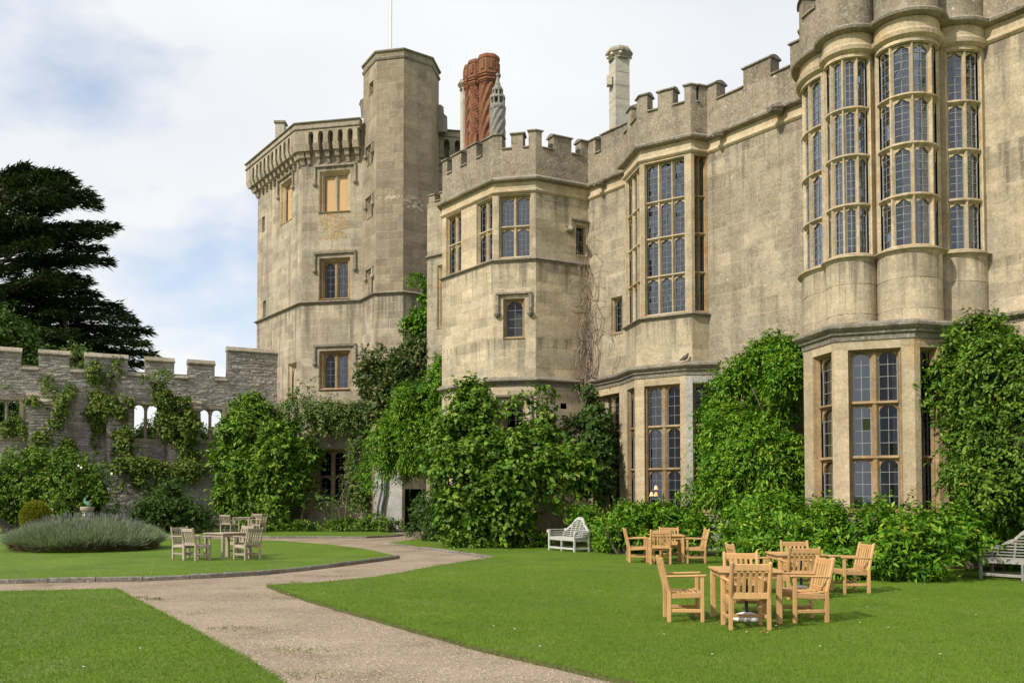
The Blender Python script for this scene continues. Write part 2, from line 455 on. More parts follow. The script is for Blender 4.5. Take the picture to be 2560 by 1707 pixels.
# ------------------------------------------------------------------ masonry tools
class Line:
    """A run of wall in plan; outside lies to the right of... the viewer's side when walked left to right."""
    def __init__(s, pts, smooth=False):
        s.p = [Vector((q[0], q[1])) for q in pts]
        s.smooth = smooth
        s.c = [0.0]
        s.sn = []
        for a, b in zip(s.p, s.p[1:]):
            d = b - a
            s.c.append(s.c[-1] + d.length)
            d.normalize()
            s.sn.append(Vector((d.y, -d.x)))
        s.L = s.c[-1]
        s.vn = []
        for i in range(len(s.p)):
            n = s.sn[max(i - 1, 0)] + s.sn[min(i, len(s.sn) - 1)]
            s.vn.append(n.normalized())
        s.holes = []
    @staticmethod
    def arc(a, m, b, n=18):
        ax, ay, bx, by, cx, cy = a[0], a[1], m[0], m[1], b[0], b[1]
        d = 2 * (ax * (by - cy) + bx * (cy - ay) + cx * (ay - by))
        ux = ((ax * ax + ay * ay) * (by - cy) + (bx * bx + by * by) * (cy - ay) + (cx * cx + cy * cy) * (ay - by)) / d
        uy = ((ax * ax + ay * ay) * (cx - bx) + (bx * bx + by * by) * (ax - cx) + (cx * cx + cy * cy) * (bx - ax)) / d
        r = hypot(ax - ux, ay - uy)
        t0, t1, tm = atan2(ay - uy, ax - ux), atan2(cy - uy, cx - ux), atan2(by - uy, bx - ux)
        while t1 < t0:
            t1 += 2 * pi
        return Line([(ux + r * cos(t0 + (t1 - t0) * i / n), uy + r * sin(t0 + (t1 - t0) * i / n)) for i in range(n + 1)], True)
    def seg(s, u):
        i = 0
        while i < len(s.sn) - 1 and u > s.c[i + 1]:
            i += 1
        return i, (u - s.c[i]) / (s.c[i + 1] - s.c[i])
    def map(s, u, d, z):
        i, t = s.seg(u)
        p = s.p[i].lerp(s.p[i + 1], t) if 0 <= t <= 1 else s.p[i] + (s.p[i + 1] - s.p[i]) * t
        n = s.vn[i].lerp(s.vn[i + 1], t).normalized() if s.smooth else s.sn[i]
        return Vector((p.x + n.x * d, p.y + n.y * d, z))
    def u_at(s, x, z, d=0.0):
        N = 300
        best = None
        pu, px = 0.0, proj(s.map(0, d, z))[0]
        if x <= px:
            e = s.L / N
            k = (proj(s.map(e, d, z))[0] - px) / e
            return (x - px) / k
        for i in range(1, N + 1):
            u = s.L * i / N
            qx = proj(s.map(u, d, z))[0]
            if px <= x <= qx:
                return pu + (u - pu) * (x - px) / max(qx - px, 1e-9)
            k = (qx - px) / (u - pu)
            pu, px = u, qx
        return s.L + (x - px) / k
    def uz(s, x, y, d=0.0):
        z = 8.0
        for _ in range(6):
            u = s.u_at(x, z, d)
            z = zat(y, s.map(u, d, z).y)
        return u, z
    def sub(s, a, b):
        return [s.map(a, 0, 0).xy] + [p for p, c in zip(s.p, s.c) if a + 1e-4 < c < b - 1e-4] + [s.map(b, 0, 0).xy]
def joined(*lines):
    pts = []
    for l in lines:
        for p in l.p:
            if not pts or (p - pts[-1]).length > 0.004:
                pts.append(p)
    return Line(pts)
def sweep(mb, pts, prof, loop=False):
    pts = [Vector((p[0], p[1])) for p in pts]
    n = len(pts)
    sn = []
    for i in range(n if loop else n - 1):
        d = (pts[(i + 1) % n] - pts[i]).normalized()
        sn.append(Vector((d.y, -d.x)))
    vs, fs, m = [], [], len(prof)
    for i in range(n):
        a = sn[(i - 1) % len(sn)] if loop else sn[max(i - 1, 0)]
        b = sn[i % len(sn)] if loop else sn[min(i, n - 2)]
        k = (a + b) / max(1 + a.dot(b), 0.25)
        for d, z in prof:
            vs.append((pts[i].x + k.x * d, pts[i].y + k.y * d, z))
    for i in range(n if loop else n - 1):
        j = (i + 1) % n
        for q in range(m):
            r = (q + 1) % m
            fs.append((i * m + q, j * m + q, j * m + r, i * m + r))
    if not loop:
        fs.append(tuple(range(m)))
        fs.append(tuple((n - 1) * m + q for q in range(m))[::-1])
    mb.add(vs, fs)
def rect_minus(u0, u1, z0, z1, holes):
    us = sorted({u0, u1} | {h[k] for h in holes for k in (0, 1) if u0 < h[k] < u1})
    zs = sorted({z0, z1} | {h[k] for h in holes for k in (2, 3) if z0 < h[k] < z1})
    for a, b in zip(us, us[1:]):
        for c, d in zip(zs, zs[1:]):
            mu, mz = (a + b) / 2, (c + d) / 2
            if not any(h[0] < mu < h[1] and h[2] < mz < h[3] for h in holes):
                yield a, b, c, d

class Building:
    def __init__(s, root):
        s.root = root
        s.blocks = []
        s.cache = {}
    def wall(s, L, z0, z1, mat, blocks=None, ch=0.36, wr=(0.45, 1.0), proud=(0.001, 0.005), u0=0.0, u1=None, name='wall', gap=0.010, rough=0.0):
        u1 = L.L if u1 is None else u1
        mb = MB()
        for a, b, c, d in rect_minus(u0, u1, z0, z1, L.holes):
            n = max(1, int((b - a) / 0.14)) if L.smooth else 1
            for i in range(n):
                p, q = a + (b - a) * i / n, a + (b - a) * (i + 1) / n
                mb.quad(L.map(p, 0, c), L.map(q, 0, c), L.map(q, 0, d), L.map(p, 0, d))
        o = mb.build(name, M['mortar'] if blocks is not None else mat, s.root, smooth=False)
        if blocks is None:
            return o
        brk = sorted({z0, z1} | {round(h[k], 3) for h in L.holes for k in (2, 3) if z0 + 0.1 < h[k] < z1 - 0.1})
        zl = [z0]
        for p, q in zip(brk, brk[1:]):
            k = max(1, round((q - p) / ch))
            zl += [p + (q - p) * (i + 1 + (random.uniform(-0.12, 0.12) if i < k - 1 else 0)) / k for i in range(k)]
        for z, zn in zip(zl, zl[1:]):
            h = zn - z
            if h < 0.03:
                continue
            iv = [(u0, u1)]
            for H in L.holes:
                if H[2] < z + h - 0.02 and H[3] > z + 0.02:
                    nv = []
                    for a, b in iv:
                        if H[1] <= a or H[0] >= b:
                            nv.append((a, b))
                        else:
                            if H[0] > a: nv.append((a, H[0]))
                            if H[1] < b: nv.append((H[1], b))
                    iv = nv
            for a, b in iv:
                u = a
                while u < b - 0.03:
                    w = min(random.uniform(*wr), b - u)
                    if b - u - w < wr[0] * 0.45:
                        w = b - u
                    s.block(L, u, u + w, z, z + h, random.uniform(*proud), blocks, gap, rough)
                    u += w
        return o
    def block(s, L, a, b, c, d, pr, mat, gap, rough):
        g = gap
        if b - a < 3 * g or d - c < 3 * g:
            return
        n = max(3, int((b - a) / 0.10)) if L.smooth else 1
        pr += 0.006 if L.smooth else 0
        j = (lambda k: random.uniform(-rough, rough)) if rough else (lambda k: 0.0)
        vs, fs = [], []
        for i in range(n + 1):
            u = a + g + (b - a - 2 * g) * i / n
            e = 0.3 * pr
            vs += [L.map(u, -0.01, c + g), L.map(u, pr + j(0), c + g + e + abs(j(1))), L.map(u, pr + j(2), d - g - e - abs(j(3))), L.map(u, -0.01, d - g)]
        for i in range(n):
            k = 4 * i
            fs += [(k, k + 4, k + 5, k + 1), (k + 1, k + 5, k + 6, k + 2), (k + 2, k + 6, k + 7, k + 3)]
        fs += [(0, 1, 2, 3), (4 * n + 3, 4 * n + 2, 4 * n + 1, 4 * n)]
        ctr = sum(vs, Vector()) / len(vs)
        dist = (ctr - cam.location).length
        s.blocks.append(((b - a) * (d - c) / dist ** 2, ctr, vs, fs, mat))
    def finish(s, limit=300):
        s.blocks.sort(key=lambda q: -q[0])
        for k, (_, ctr, vs, fs, mat) in enumerate(s.blocks[:limit]):
            mb = MB()
            mb.add(vs, fs)
            mb.build('stone', mat, s.root, loc=ctr)
        rest = {}
        for _, ctr, vs, fs, mat in s.blocks[limit:]:
            rest.setdefault(mat.name, (MB(), mat))[0].add(vs, fs)
        for mb, mat in rest.values():
            mb.build('stonework', mat, s.root, kind='stuff')
    def run(s, name, L, prof, mat, a=None, b=None, loop=False):
        mb = MB()
        sweep(mb, L.p if a is None else L.sub(a, b), prof, loop)
        return mb.build(name, mat, s.root)
    def pane(s, win, mat, c, ax, nrm, w, h, tilt):
        key = (round(w, 2), round(h, 2), mat.name)
        me = s.cache.get(key)
        if me is None:
            mb = MB()
            mb.box((0, 0, 0), (w / 2, 0.003, h / 2))
            me = bpy.data.meshes.new('pane')
            me.from_pydata(mb.v, [], mb.f)
            me.materials.append(mat)
            s.cache[key] = me
        o = bpy.data.objects.new('pane', me)
        COL.objects.link(o)
        o.parent = win
        x = Vector((ax.x, ax.y, 0)).normalized()
        y = Vector((0, 0, 1)).cross(x)
        R = Matrix((x, y, Vector((0, 0, 1)))).transposed().to_4x4()
        T = Matrix.Rotation(random.gauss(0, tilt), 4, 'Z') @ Matrix.Rotation(random.gauss(0, tilt), 4, 'X')
        o.matrix_local = Matrix.Translation(c - origin_of(win)) @ R @ T
        return o

def box_l(mb, L, a, b, d0, d1, c, e, n=1, chamf=0.0):
    if L.smooth:
        n = max(n, int((b - a) / 0.1))
    for i in range(n):
        p, q = a + (b - a) * i / n, a + (b - a) * (i + 1) / n
        mb.hexa([L.map(p, d0, c), L.map(q, d0, c), L.map(q, d1, c + chamf), L.map(p, d1, c + chamf),
                 L.map(p, d0, e), L.map(q, d0, e), L.map(q, d1, e - chamf), L.map(p, d1, e - chamf)])
def prism_l(mb, L, prof, z0, z1):                      # upright prism: profile in (u, d)
    n = len(prof)
    mb.add([L.map(u, d, z0) for u, d in prof] + [L.map(u, d, z1) for u, d in prof],
           [(i, (i + 1) % n, n + (i + 1) % n, n + i) for i in range(n)] + [tuple(range(n))[::-1], tuple(range(n, 2 * n))])
def head_curve(kind, l0, l1, zt, rise, n):
    w = l1 - l0
    out = []
    for i in range(n + 1):
        t = i / n
        x = 2 * t - 1
        if kind == 'cusp':                             # three foils under a round arch
            q = 0.0
            for cx, cz, r in ((-0.60, -0.72, 0.42), (0.0, -0.60, 0.58), (0.60, -0.72, 0.42)):
                k = r * r - (x - cx) ** 2
                if k > 0:
                    q = max(q, cz + math.sqrt(k) + 1.0)
            z = zt - rise + rise * max(0.0, min(q, 1.0)) * 0.98 - 0.01
            if abs(x) > 0.985:
                z = zt - rise
        elif kind == 'flat':
            z = zt
        else:
            z = zt - rise + rise * (max(0.0, 1 - abs(x) ** 2.3)) ** 0.5 * 0.94
        out.append((l0 + w * t, z))
    return out
def window(B, L, u0, u1, z0, z1, cols=2, rows=1, head='round', rec=0.16, mull=0.12, tran=0.11, bars=(2, 4), mat='golden',
           splay=0.07, glass='glass', back=0.12, rise=None, sill=0.10, hood=None, curtain=0.0, lead='lead', split=None, tilt=0.012,
           fill=None, label=None, proud_sill=0.05, cwidth=(0.25, 0.6)):
    """A stone window let into the wall run L: splayed reveal, mullions, transoms, arched heads, bars and panes."""
    L.holes.append((u0, u1, z0, z1))
    mb = MB()
    a0, a1, b0, b1 = u0 + splay, u1 - splay, z0 + sill, z1 - splay * 0.8
    n = max(1, int((u1 - u0) / 0.1)) if L.smooth else 1
    for i in range(n):
        p, q = i / n, (i + 1) / n
        o0, o1, i0, i1 = u0 + (u1 - u0) * p, u0 + (u1 - u0) * q, a0 + (a1 - a0) * p, a0 + (a1 - a0) * q
        mb.quad(L.map(o0, 0.002, z1), L.map(o1, 0.002, z1), L.map(i1, -rec, b1), L.map(i0, -rec, b1))
        mb.quad(L.map(i0, -rec, b0), L.map(i1, -rec, b0), L.map(o1, proud_sill, z0), L.map(o0, proud_sill, z0))
        mb.quad(L.map(o0, proud_sill, z0), L.map(o1, proud_sill, z0), L.map(o1, 0, z0 - 0.06), L.map(o0, 0, z0 - 0.06))
    for o, i in ((u0, a0), (u1, a1)):                   # moulded jambs: two steps with a hollow between
        k = (i - o)
        for (t0, d0), (t1, d1) in (((0, 0.002), (0.15, -rec * 0.1)), ((0.15, -rec * 0.1), (0.32, -rec * 0.55)), ((0.32, -rec * 0.55), (0.62, -rec * 0.55)), ((0.62, -rec * 0.55), (1.0, -rec))):
            mb.quad(L.map(o + k * t0, d0, z0), L.map(o + k * t1, d1, z0 + (b0 - z0) * t1), L.map(o + k * t1, d1, z1 - (z1 - b1) * t1), L.map(o + k * t0, d0, z1 - (z1 - b1) * t0))
    D = -rec - back
    lw = (a1 - a0 - (cols - 1) * mull) / cols
    zs = [b0 + (b1 - b0) * t for t in (split or [k / rows for k in range(rows + 1)])]
    for c in range(1, cols):
        m = a0 + c * (lw + mull) - mull / 2
        h = mull / 2
        prism_l(mb, L, [(m - h, D), (m + h, D), (m + h, -rec - 0.03), (m + h * 0.35, -rec + 0.035), (m - h * 0.35, -rec + 0.035), (m - h, -rec - 0.03)], b0 - 0.02, b1 + 0.01)
    for r in range(1, rows):
        z = zs[r]
        k = max(1, int((a1 - a0) / 0.1)) if L.smooth else 1
        for i in range(k):
            p, q = a0 + (a1 - a0) * i / k, a0 + (a1 - a0) * (i + 1) / k
            pr = [(D, z - tran / 2), (-rec - 0.02, z - tran / 2), (-rec + 0.06, z - tran * 0.1), (-rec + 0.055, z + tran * 0.2), (-rec - 0.02, z + tran / 2), (D, z + tran / 2)]
            vs = [L.map(p, d, zz) for d, zz in pr] + [L.map(q, d, zz) for d, zz in pr]
            mb.add(vs, [(j, (j + 1) % 6, 6 + (j + 1) % 6, 6 + j) for j in range(6)] + [tuple(range(6))[::-1], tuple(range(6, 12))])
    bb = MB()
    panes = []
    for c in range(cols):
        l0 = a0 + c * (lw + mull)
        l1 = l0 + lw
        for r in range(rows):
            zb = zs[r] + (tran / 2 if r else 0)
            zt = zs[r + 1] - (tran / 2 if r < rows - 1 else 0)
            rs = rise if rise else min(lw * 0.46, (zt - zb) * 0.3)
            if head == 'cusp':
                rs = min(lw * 0.54, (zt - zb) * 0.3)
            pts = head_curve(head, l0, l1, zt, rs, 18 if head == 'cusp' else 12)
            if head != 'flat':
                for (ua, za), (ub, zb2) in zip(pts, pts[1:]):
                    mb.quad(L.map(ua, -rec - 0.035, za), L.map(ub, -rec - 0.035, zb2), L.map(ub, -rec - 0.035, zt), L.map(ua, -rec - 0.035, zt))
                    mb.quad(L.map(ua, D, za), L.map(ub, D, zb2), L.map(ub, -rec - 0.035, zb2), L.map(ua, -rec - 0.035, za))
            nx, nzb = bars
            dg = D + 0.03
            pw, ph = lw / nx, (zt - zb) / nzb
            for i in range(nx):
                for j in range(nzb):
                    panes.append((l0 + pw * (i + 0.5), zb + ph * (j + 0.5), pw, ph, r, c))
            bw = 0.006
            for i in range(1, nx):
                box_l(bb, L, l0 + pw * i - bw, l0 + pw * i + bw, dg + 0.005, dg + 0.014, zb, zt)
            for j in range(1, nzb):
                box_l(bb, L, l0, l1, dg + 0.006, dg + 0.016, zb + ph * j - bw, zb + ph * j + bw)
            for e in (l0 + 0.012, l1 - 0.012):
                box_l(bb, L, e - 0.012, e + 0.012, dg + 0.004, dg + 0.03, zb, zt)
    w = mb.build('window', M[mat], B.root, label=label)
    if fill:
        fb = MB()
        box_l(fb, L, a0, a1, D + 0.01, D + 0.04, b0, b1)
        fb.build('board' if fill == 'board' else 'blocking', M['board' if fill == 'board' else 'rubble_fill'], w)
        return w
    bb.build('glazing_bars', M[lead], w)
    for u, z, pw, ph, r, c in panes:
        ax = L.map(u + pw / 2, 0, 0) - L.map(u - pw / 2, 0, 0)
        B.pane(w, M[glass if isinstance(glass, str) else glass[c]], L.map(u, D + 0.03, z), ax, None, pw, ph, tilt)
    if curtain > 0:
        for c in range(cols):
            l0 = a0 + c * (lw + mull) - 0.03
            l1 = l0 + lw + 0.06
            if random.random() > curtain:
                continue
            ww = (l1 - l0) * random.uniform(*cwidth)
            s0 = l0 if random.random() < 0.6 else l1 - ww
            cb = MB()
            k = 20
            ph0 = random.uniform(0, 6)
            for i in range(k):
                ua, ub = s0 + ww * i / k, s0 + ww * (i + 1) / k
                da, db = D - 0.13 + 0.04 * sin(i * 1.35 + ph0), D - 0.13 + 0.04 * sin((i + 1) * 1.35 + ph0)
                cb.quad(L.map(ua, da, b0), L.map(ub, db, b0), L.map(ub, db, b1), L.map(ua, da, b1))
            cb.build('curtain', M['curtain'], w)
    return w
def hood_mould(B, L, u0, u1, zt, drop, mat='ledge', w=0.13, knob=True, left=True, right=True):
    mb = MB()
    box_l(mb, L, u0 - 0.05, u1 + 0.05, 0.0, 0.13, zt, zt + w, chamf=0.03)
    for u, on in ((u0, left), (u1, right)):
        if on:
            box_l(mb, L, u - 0.055, u + 0.055, 0.0, 0.11, zt - drop, zt + 0.01)
            if knob:
                c = L.map(u, 0.08, zt - drop - 0.09)
                mb.lathe(c, [(0.03, -0.13), (0.10, -0.08), (0.13, 0.0), (0.10, 0.09), (0.05, 0.12)], 8)
    return mb.build('hood_mould', M[mat], B.root)
def crenels(B, L, z0, zc, zt, merlons, wall_mat, cope_mat, thick=0.45, cap=0.13, over=0.06, a=0.0, b=None, blocks=None):
    """Parapet on the run L: a wall from z0 to zc, merlons up to zt over the stretches given, copings on both."""
    b = L.L if b is None else b
    B.run('parapet', L, [(0, z0), (0, zc), (-thick, zc), (-thick, z0)], M[wall_mat], a, b)
    def cope(p, q, z, par):
        mb = MB()
        sweep(mb, L.sub(p, q), [(over, z), (over, z + cap * 0.35), (-thick * 0.35, z + cap), (-thick * 0.65, z + cap), (-thick - over, z + cap * 0.35), (-thick - over, z)])
        return mb.build('coping', M[cope_mat], par)
    last = a
    for m in merlons:
        p, q = m[0], m[1]
        top = (m[2] if len(m) > 2 else zt) + random.uniform(-0.045, 0.045)
        mb = MB()
        sweep(mb, L.sub(p, q), [(0, zc - 0.004), (0, top - cap), (-thick, top - cap), (-thick, zc - 0.004)])
        o = mb.build('merlon', M[wall_mat], B.root)
        cope(p - 0.05, q + 0.05, top - cap, o)
        if p - last > 0.1:
            cope(last, p, zc, B.root)
        last = q
    if b - last > 0.1:
        cope(last, b, zc, B.root)
STRING = lambda z, d=0.16, h=0.34: [(-0.02, z - h * 0.6), (0.02, z - h * 0.6), (0.02, z - h * 0.38), (d * 0.6, z - h * 0.2), (d, z - h * 0.12), (d, z), (0.02, z + h * 0.28), (-0.02, z + h * 0.28)]

# ------------------------------------------------------------------ ground
def poly_sheet(name, pts, z, mat, thick=0.0, **kw):
    me = bpy.data.meshes.new(name)
    bm = bmesh.new()
    vs = [bm.verts.new((p[0], p[1], z)) for p in pts]
    f = bm.faces.new(vs)
    if f.normal.z < 0:
        f.normal_flip()
    if thick:
        r = bmesh.ops.extrude_face_region(bm, geom=[f])
        for v in [e for e in r['geom'] if isinstance(e, bmesh.types.BMVert)]:
            v.co.z = z
        for v in vs:
            v.co.z = z - thick
        bm.normal_update()
    bmesh.ops.triangulate(bm, faces=[q for q in bm.faces if len(q.verts) > 4])
    if thick:
        bmesh.ops.recalc_face_normals(bm, faces=bm.faces)
    bm.normal_update()
    bm.to_mesh(me)
    bm.free()
    me.materials.append(mat)
    if thick:
        me.materials.append(M['turf_edge'])
        for p in me.polygons:
            if abs(p.normal.z) < 0.5:
                p.material_index = 1
    return link_mesh(name, me, **kw)
def dpx(x, y):                                         # a ground point given in the pixels of a 2352 wide view
    k = 2560 / 2352
    g = gnd(x * k, y * k)
    return (g.x, g.y)
def wobble(pts, step=0.5, amp=0.02):
    out = []
    for a, b in zip(pts, pts[1:] + pts[:1]):
        a, b = Vector(a), Vector(b)
        n = max(1, min(60, int((b - a).length / step)))
        for i in range(n):
            q = a.lerp(b, i / n)
            if i:
                q += Vector((random.gauss(0, amp), random.gauss(0, amp)))
            out.append((q.x, q.y))
    return out
link_mesh('ground', bpy.data.meshes.new('ground'), kind='structure').data.from_pydata([(-900, -900, -0.09), (900, -900, -0.09), (900, 900, -0.09), (-900, 900, -0.09)], [], [(0, 1, 2, 3)])
bpy.data.objects['ground'].data.materials.append(M['lawn'])
poly_sheet('gravel_path', [(-40, 1), (22, 1), (22, 30), (4, 52), (-40, 60)], -0.055, M['gravel'], kind='structure')
lawn_right = [dpx(*p) for p in ((612, 1342), (655, 1358), (700, 1373), (796, 1400), (870, 1421), (944, 1442), (1063, 1475), (1181, 1503), (1286, 1526), (1390, 1550), (1490, 1572))]
k = dpx(1490, 1572)
lawn_right += [(k[0] + 0.9, 6.2), (3.6, 4.2), (5.5, 2.2), (18, 2.2), (18, 15), (11.9, 22.4), (8.4, 27.2), (3.0, 34.6), (-0.6, 35.5), (-3.4, 38.0)] + \
              [dpx(*p) for p in ((890, 1246), (925, 1249), (960, 1254), (1060, 1266), (1138, 1278.5), (1080, 1287), (1000, 1299.5), (930, 1313), (860, 1324), (790, 1331), (720, 1337.5))]
lawn_left = [dpx(*p) for p in ((-330, 1340), (0, 1333), (340, 1327), (480, 1321), (600, 1314), (690, 1305), (760, 1297), (840, 1287), (915, 1277), (880, 1269), (850, 1262), (800, 1255), (760, 1250), (640, 1241), (500, 1236.5), (360, 1234), (0, 1232), (-330, 1231))]
lawn_back = [dpx(*p) for p in ((-330, 1225), (360, 1229), (600, 1231), (840, 1231), (905, 1228), (925, 1226))] + [(-7.2, 45.6), (-11, 47.9), (-13.6, 49.0), (-28, 41.2)]
lawn_near = [dpx(*p) for p in ((-330, 1364), (0, 1357), (265, 1351), (300, 1371), (365, 1403), (430, 1438), (490, 1470), (545, 1500), (600, 1534), (650, 1568))] + [(-1.6, 5.6), (-0.6, 2.6), (-14, 2.6)]
LAWNS = []
for pts, a in ((lawn_right, 0.018), (lawn_left, 0.018), (lawn_back, 0.02), (lawn_near, 0.016)):
    LAWNS.append(poly_sheet('lawn', wobble(pts, 0.35, a), 0.0, M['lawn'], 0.055, kind='structure'))

def kerb(pts, label, h0=-0.05, h1=0.035, w=0.11):
    t = thing('kerb', label, 'kerb', (pts[0][0], pts[0][1], 0))
    L = Line(pts)
    u = 0.0
    while u < L.L - 0.2:
        l = min(random.uniform(0.7, 1.25), L.L - u)
        mb = MB()
        dz, dd = random.uniform(-0.012, 0.012), random.uniform(-0.015, 0.015)
        sweep(mb, L.sub(u + 0.008, u + l - 0.008), [(w / 2 + dd, h0), (w / 2 + dd, h1 - 0.02 + dz), (w / 2 - 0.02 + dd, h1 + dz), (-w / 2 + 0.02 + dd, h1 + dz), (-w / 2 + dd, h1 - 0.02 + dz), (-w / 2 + dd, h0)])
        mb.build('kerb_stone', M['kerb'], t)
        u += l
    return t
kerb([dpx(*p) for p in ((-140, 1337), (0, 1333.5), (340, 1327.5), (480, 1321.5), (600, 1314.5), (690, 1305.5), (760, 1297.5), (840, 1287.5), (914, 1278))], 'dark mossy stone kerb along the front edge of the round-table lawn on the left', w=0.12, h1=0.045)
kerb([dpx(*p) for p in ((-140, 1228), (360, 1230.5), (600, 1232.5), (840, 1232.5), (903, 1229.5), (925, 1227))], 'thin low stone kerb along the far strip of lawn below the tower', h1=0.03)
kerb([dpx(*p) for p in ((886, 1246), (925, 1249.5), (960, 1254.5), (1060, 1266.5), (1136, 1279))], 'flush pale stone kerb running to the pointed end of the gravel path', h1=0.005, w=0.14)

# scattered blades of grass and pebbles (geometry nodes, nearer = denser)
def scatter(name, base, mat, near, far, dmax, dmin, geo, scale, tilt, sub=0):
    me = base.data.copy()
    bm = bmesh.new()
    bm.from_mesh(me)
    bmesh.ops.delete(bm, geom=[f for f in bm.faces if f.normal.z < 0.5], context='FACES')
    bm.to_mesh(me)
    bm.free()
    o = link_mesh(name, me, kind='stuff')
    ng = bpy.data.node_groups.new(name, 'GeometryNodeTree')
    ng.interface.new_socket('Geometry', in_out='INPUT', socket_type='NodeSocketGeometry')
    ng.interface.new_socket('Geometry', in_out='OUTPUT', socket_type='NodeSocketGeometry')
    N = lambda t: ng.nodes.new(t)
    gi, go = N('NodeGroupInput'), N('NodeGroupOutput')
    ps = N('GeometryNodeInputPosition')
    ln = N('ShaderNodeVectorMath')
    ln.operation = 'LENGTH'
    mr = N('ShaderNodeMapRange')
    mr.inputs[1].default_value, mr.inputs[2].default_value = near, far
    mr.inputs[3].default_value, mr.inputs[4].default_value = dmax, dmin
    dp = N('GeometryNodeDistributePointsOnFaces')
    ip = N('GeometryNodeInstanceOnPoints')
    rv = N('FunctionNodeRandomValue')
    rv.data_type = 'FLOAT_VECTOR'
    rv.inputs[0].default_value, rv.inputs[1].default_value = (-tilt, -tilt, 0), (tilt, tilt, 6.28)
    rs = N('FunctionNodeRandomValue')
    rs.data_type = 'FLOAT'
    rs.inputs[2].default_value, rs.inputs[3].default_value = scale
    if geo == 'blade':
        c = N('GeometryNodeMeshCone')
        c.inputs['Vertices'].default_value = 3
        c.inputs['Radius Bottom'].default_value = 0.0042
        c.inputs['Radius Top'].default_value = 0.0
        c.inputs['Depth'].default_value = 0.030
        c.fill_type = 'NONE'
        shape = c.outputs['Mesh']
    else:
        c = N('GeometryNodeMeshIcoSphere')
        c.inputs['Radius'].default_value = 0.008
        c.inputs['Subdivisions'].default_value = 1
        shape = c.outputs['Mesh']
    sm = N('GeometryNodeSetMaterial')
    sm.inputs['Material'].default_value = mat
    l = ng.links.new
    l(ps.outputs[0], ln.inputs[0])
    l(ln.outputs['Value'], mr.inputs[0])
    l(mr.outputs[0], dp.inputs['Density'])
    l(gi.outputs[0], dp.inputs['Mesh'])
    l(dp.outputs['Points'], ip.inputs['Points'])
    l(shape, ip.inputs['Instance'])
    l(rv.outputs[0], ip.inputs['Rotation'])
    l(rs.outputs[1], ip.inputs['Scale'])
    l(ip.outputs[0], sm.inputs['Geometry'])
    l(sm.outputs[0], go.inputs[0])
    md = o.modifiers.new('scatter', 'NODES')
    md.node_group = ng
    return o
def subdiv(o, size):
    bm = bmesh.new()
    bm.from_mesh(o.data)
    for ax, lo, hi in ((0, -40, 25), (1, 0, 60)):
        v = lo
        while v < hi:
            co, no = [0, 0, 0], [0, 0, 0]
            co[ax], no[ax] = v, 1
            bmesh.ops.bisect_plane(bm, geom=bm.verts[:] + bm.edges[:] + bm.faces[:], plane_co=co, plane_no=no)
            v += size
    bm.to_mesh(o.data)
    bm.free()
for o in LAWNS:
    subdiv(o, 1.6)
subdiv(bpy.data.objects['gravel_path'], 2.0)
for o in (LAWNS[0], LAWNS[3], LAWNS[1]):
    scatter('grass', o, M['blade'], 8, 24, 2300, 60, 'blade', (0.5, 1.0), 0.6)
scatter('gravel', bpy.data.objects['gravel_path'], M['pebble'], 8, 22, 420, 10, 'pebble', (0.35, 1.25), 3.0)

# ragged fringe of longer blades along the cut edges of the lawns
def fringe(pts, n):
    L = Line(pts + [pts[0]])
    c = Vector(pts[0])
    P, Dr = [], []
    for _ in range(n):
        u = random.random() * L.L
        p = L.map(u, 0, 0)
        if p.y > 26 or p.y < 6 or abs(p.x) > 14:
            continue
        i, _t = L.seg(u)
        nn = L.sn[i]
        P.append((p.x + nn.x * random.uniform(-0.03, 0.01), p.y + nn.y * random.uniform(-0.03, 0.01), random.uniform(-0.03, 0.0)))
        s = random.choice((-1, 1))
        Dr.append((nn.x * s * 0.5 + random.gauss(0, 0.4), nn.y * s * 0.5 + random.gauss(0, 0.4), random.uniform(0.2, 1.0)))
    return np.array(P), np.array(Dr)
FR = [fringe(q, m) for q, m in ((lawn_right, 14000), (lawn_left, 9000), (lawn_near, 7000))]

# ------------------------------------------------------------------ castle: main range
ZS = zat(343, 29.5)                                     # underside of the parapet string
def pl(x, y, z=None):
    p = atz(x, y, ZS if z is None else z)
    return (p.x, p.y)
b2a, b2b, b2c, b2d = pl(1106, 516), pl(1234, 455.6), pl(1339, 447.6), pl(1470, 471.5)
b1a, b1b, b1c, b1d = pl(1562, 418), pl(1600, 373.6), pl(1727, 344), pl(1776, 353)
m1 = pl(2003, 255)
wd = (Vector(m1) - Vector(b2d)).normalized()            # the direction of the main wall
def on_wall(t):
    q = Vector(b2d) + wd * t
    return (q.x, q.y)
def wall_t(p):
    return (Vector(p) - Vector(b2d)).dot(wd)
b1d = on_wall(wall_t(b1d))
b1w = on_wall(wall_t(b1a) + 0.25)
R = Building(thing('castle_range', 'honey grey stone castle range with battlements and tall mullioned bay windows, right of the turret', 'castle building', (4, 32, 0)))
ZT = zat(320, b2c[1])                                   # merlon tops
ZC = ZT - 0.72                                          # crenel sills
ZM = zat(783, b1c[1])                                   # sills of the upper great windows
ZL = zat(909, b1c[1])                                   # lower cornice
ZB2 = zat(646, b2c[1])                                  # sill string of the octagonal tower
print('LEVELS', ZS, ZT, ZM, ZL, ZB2)
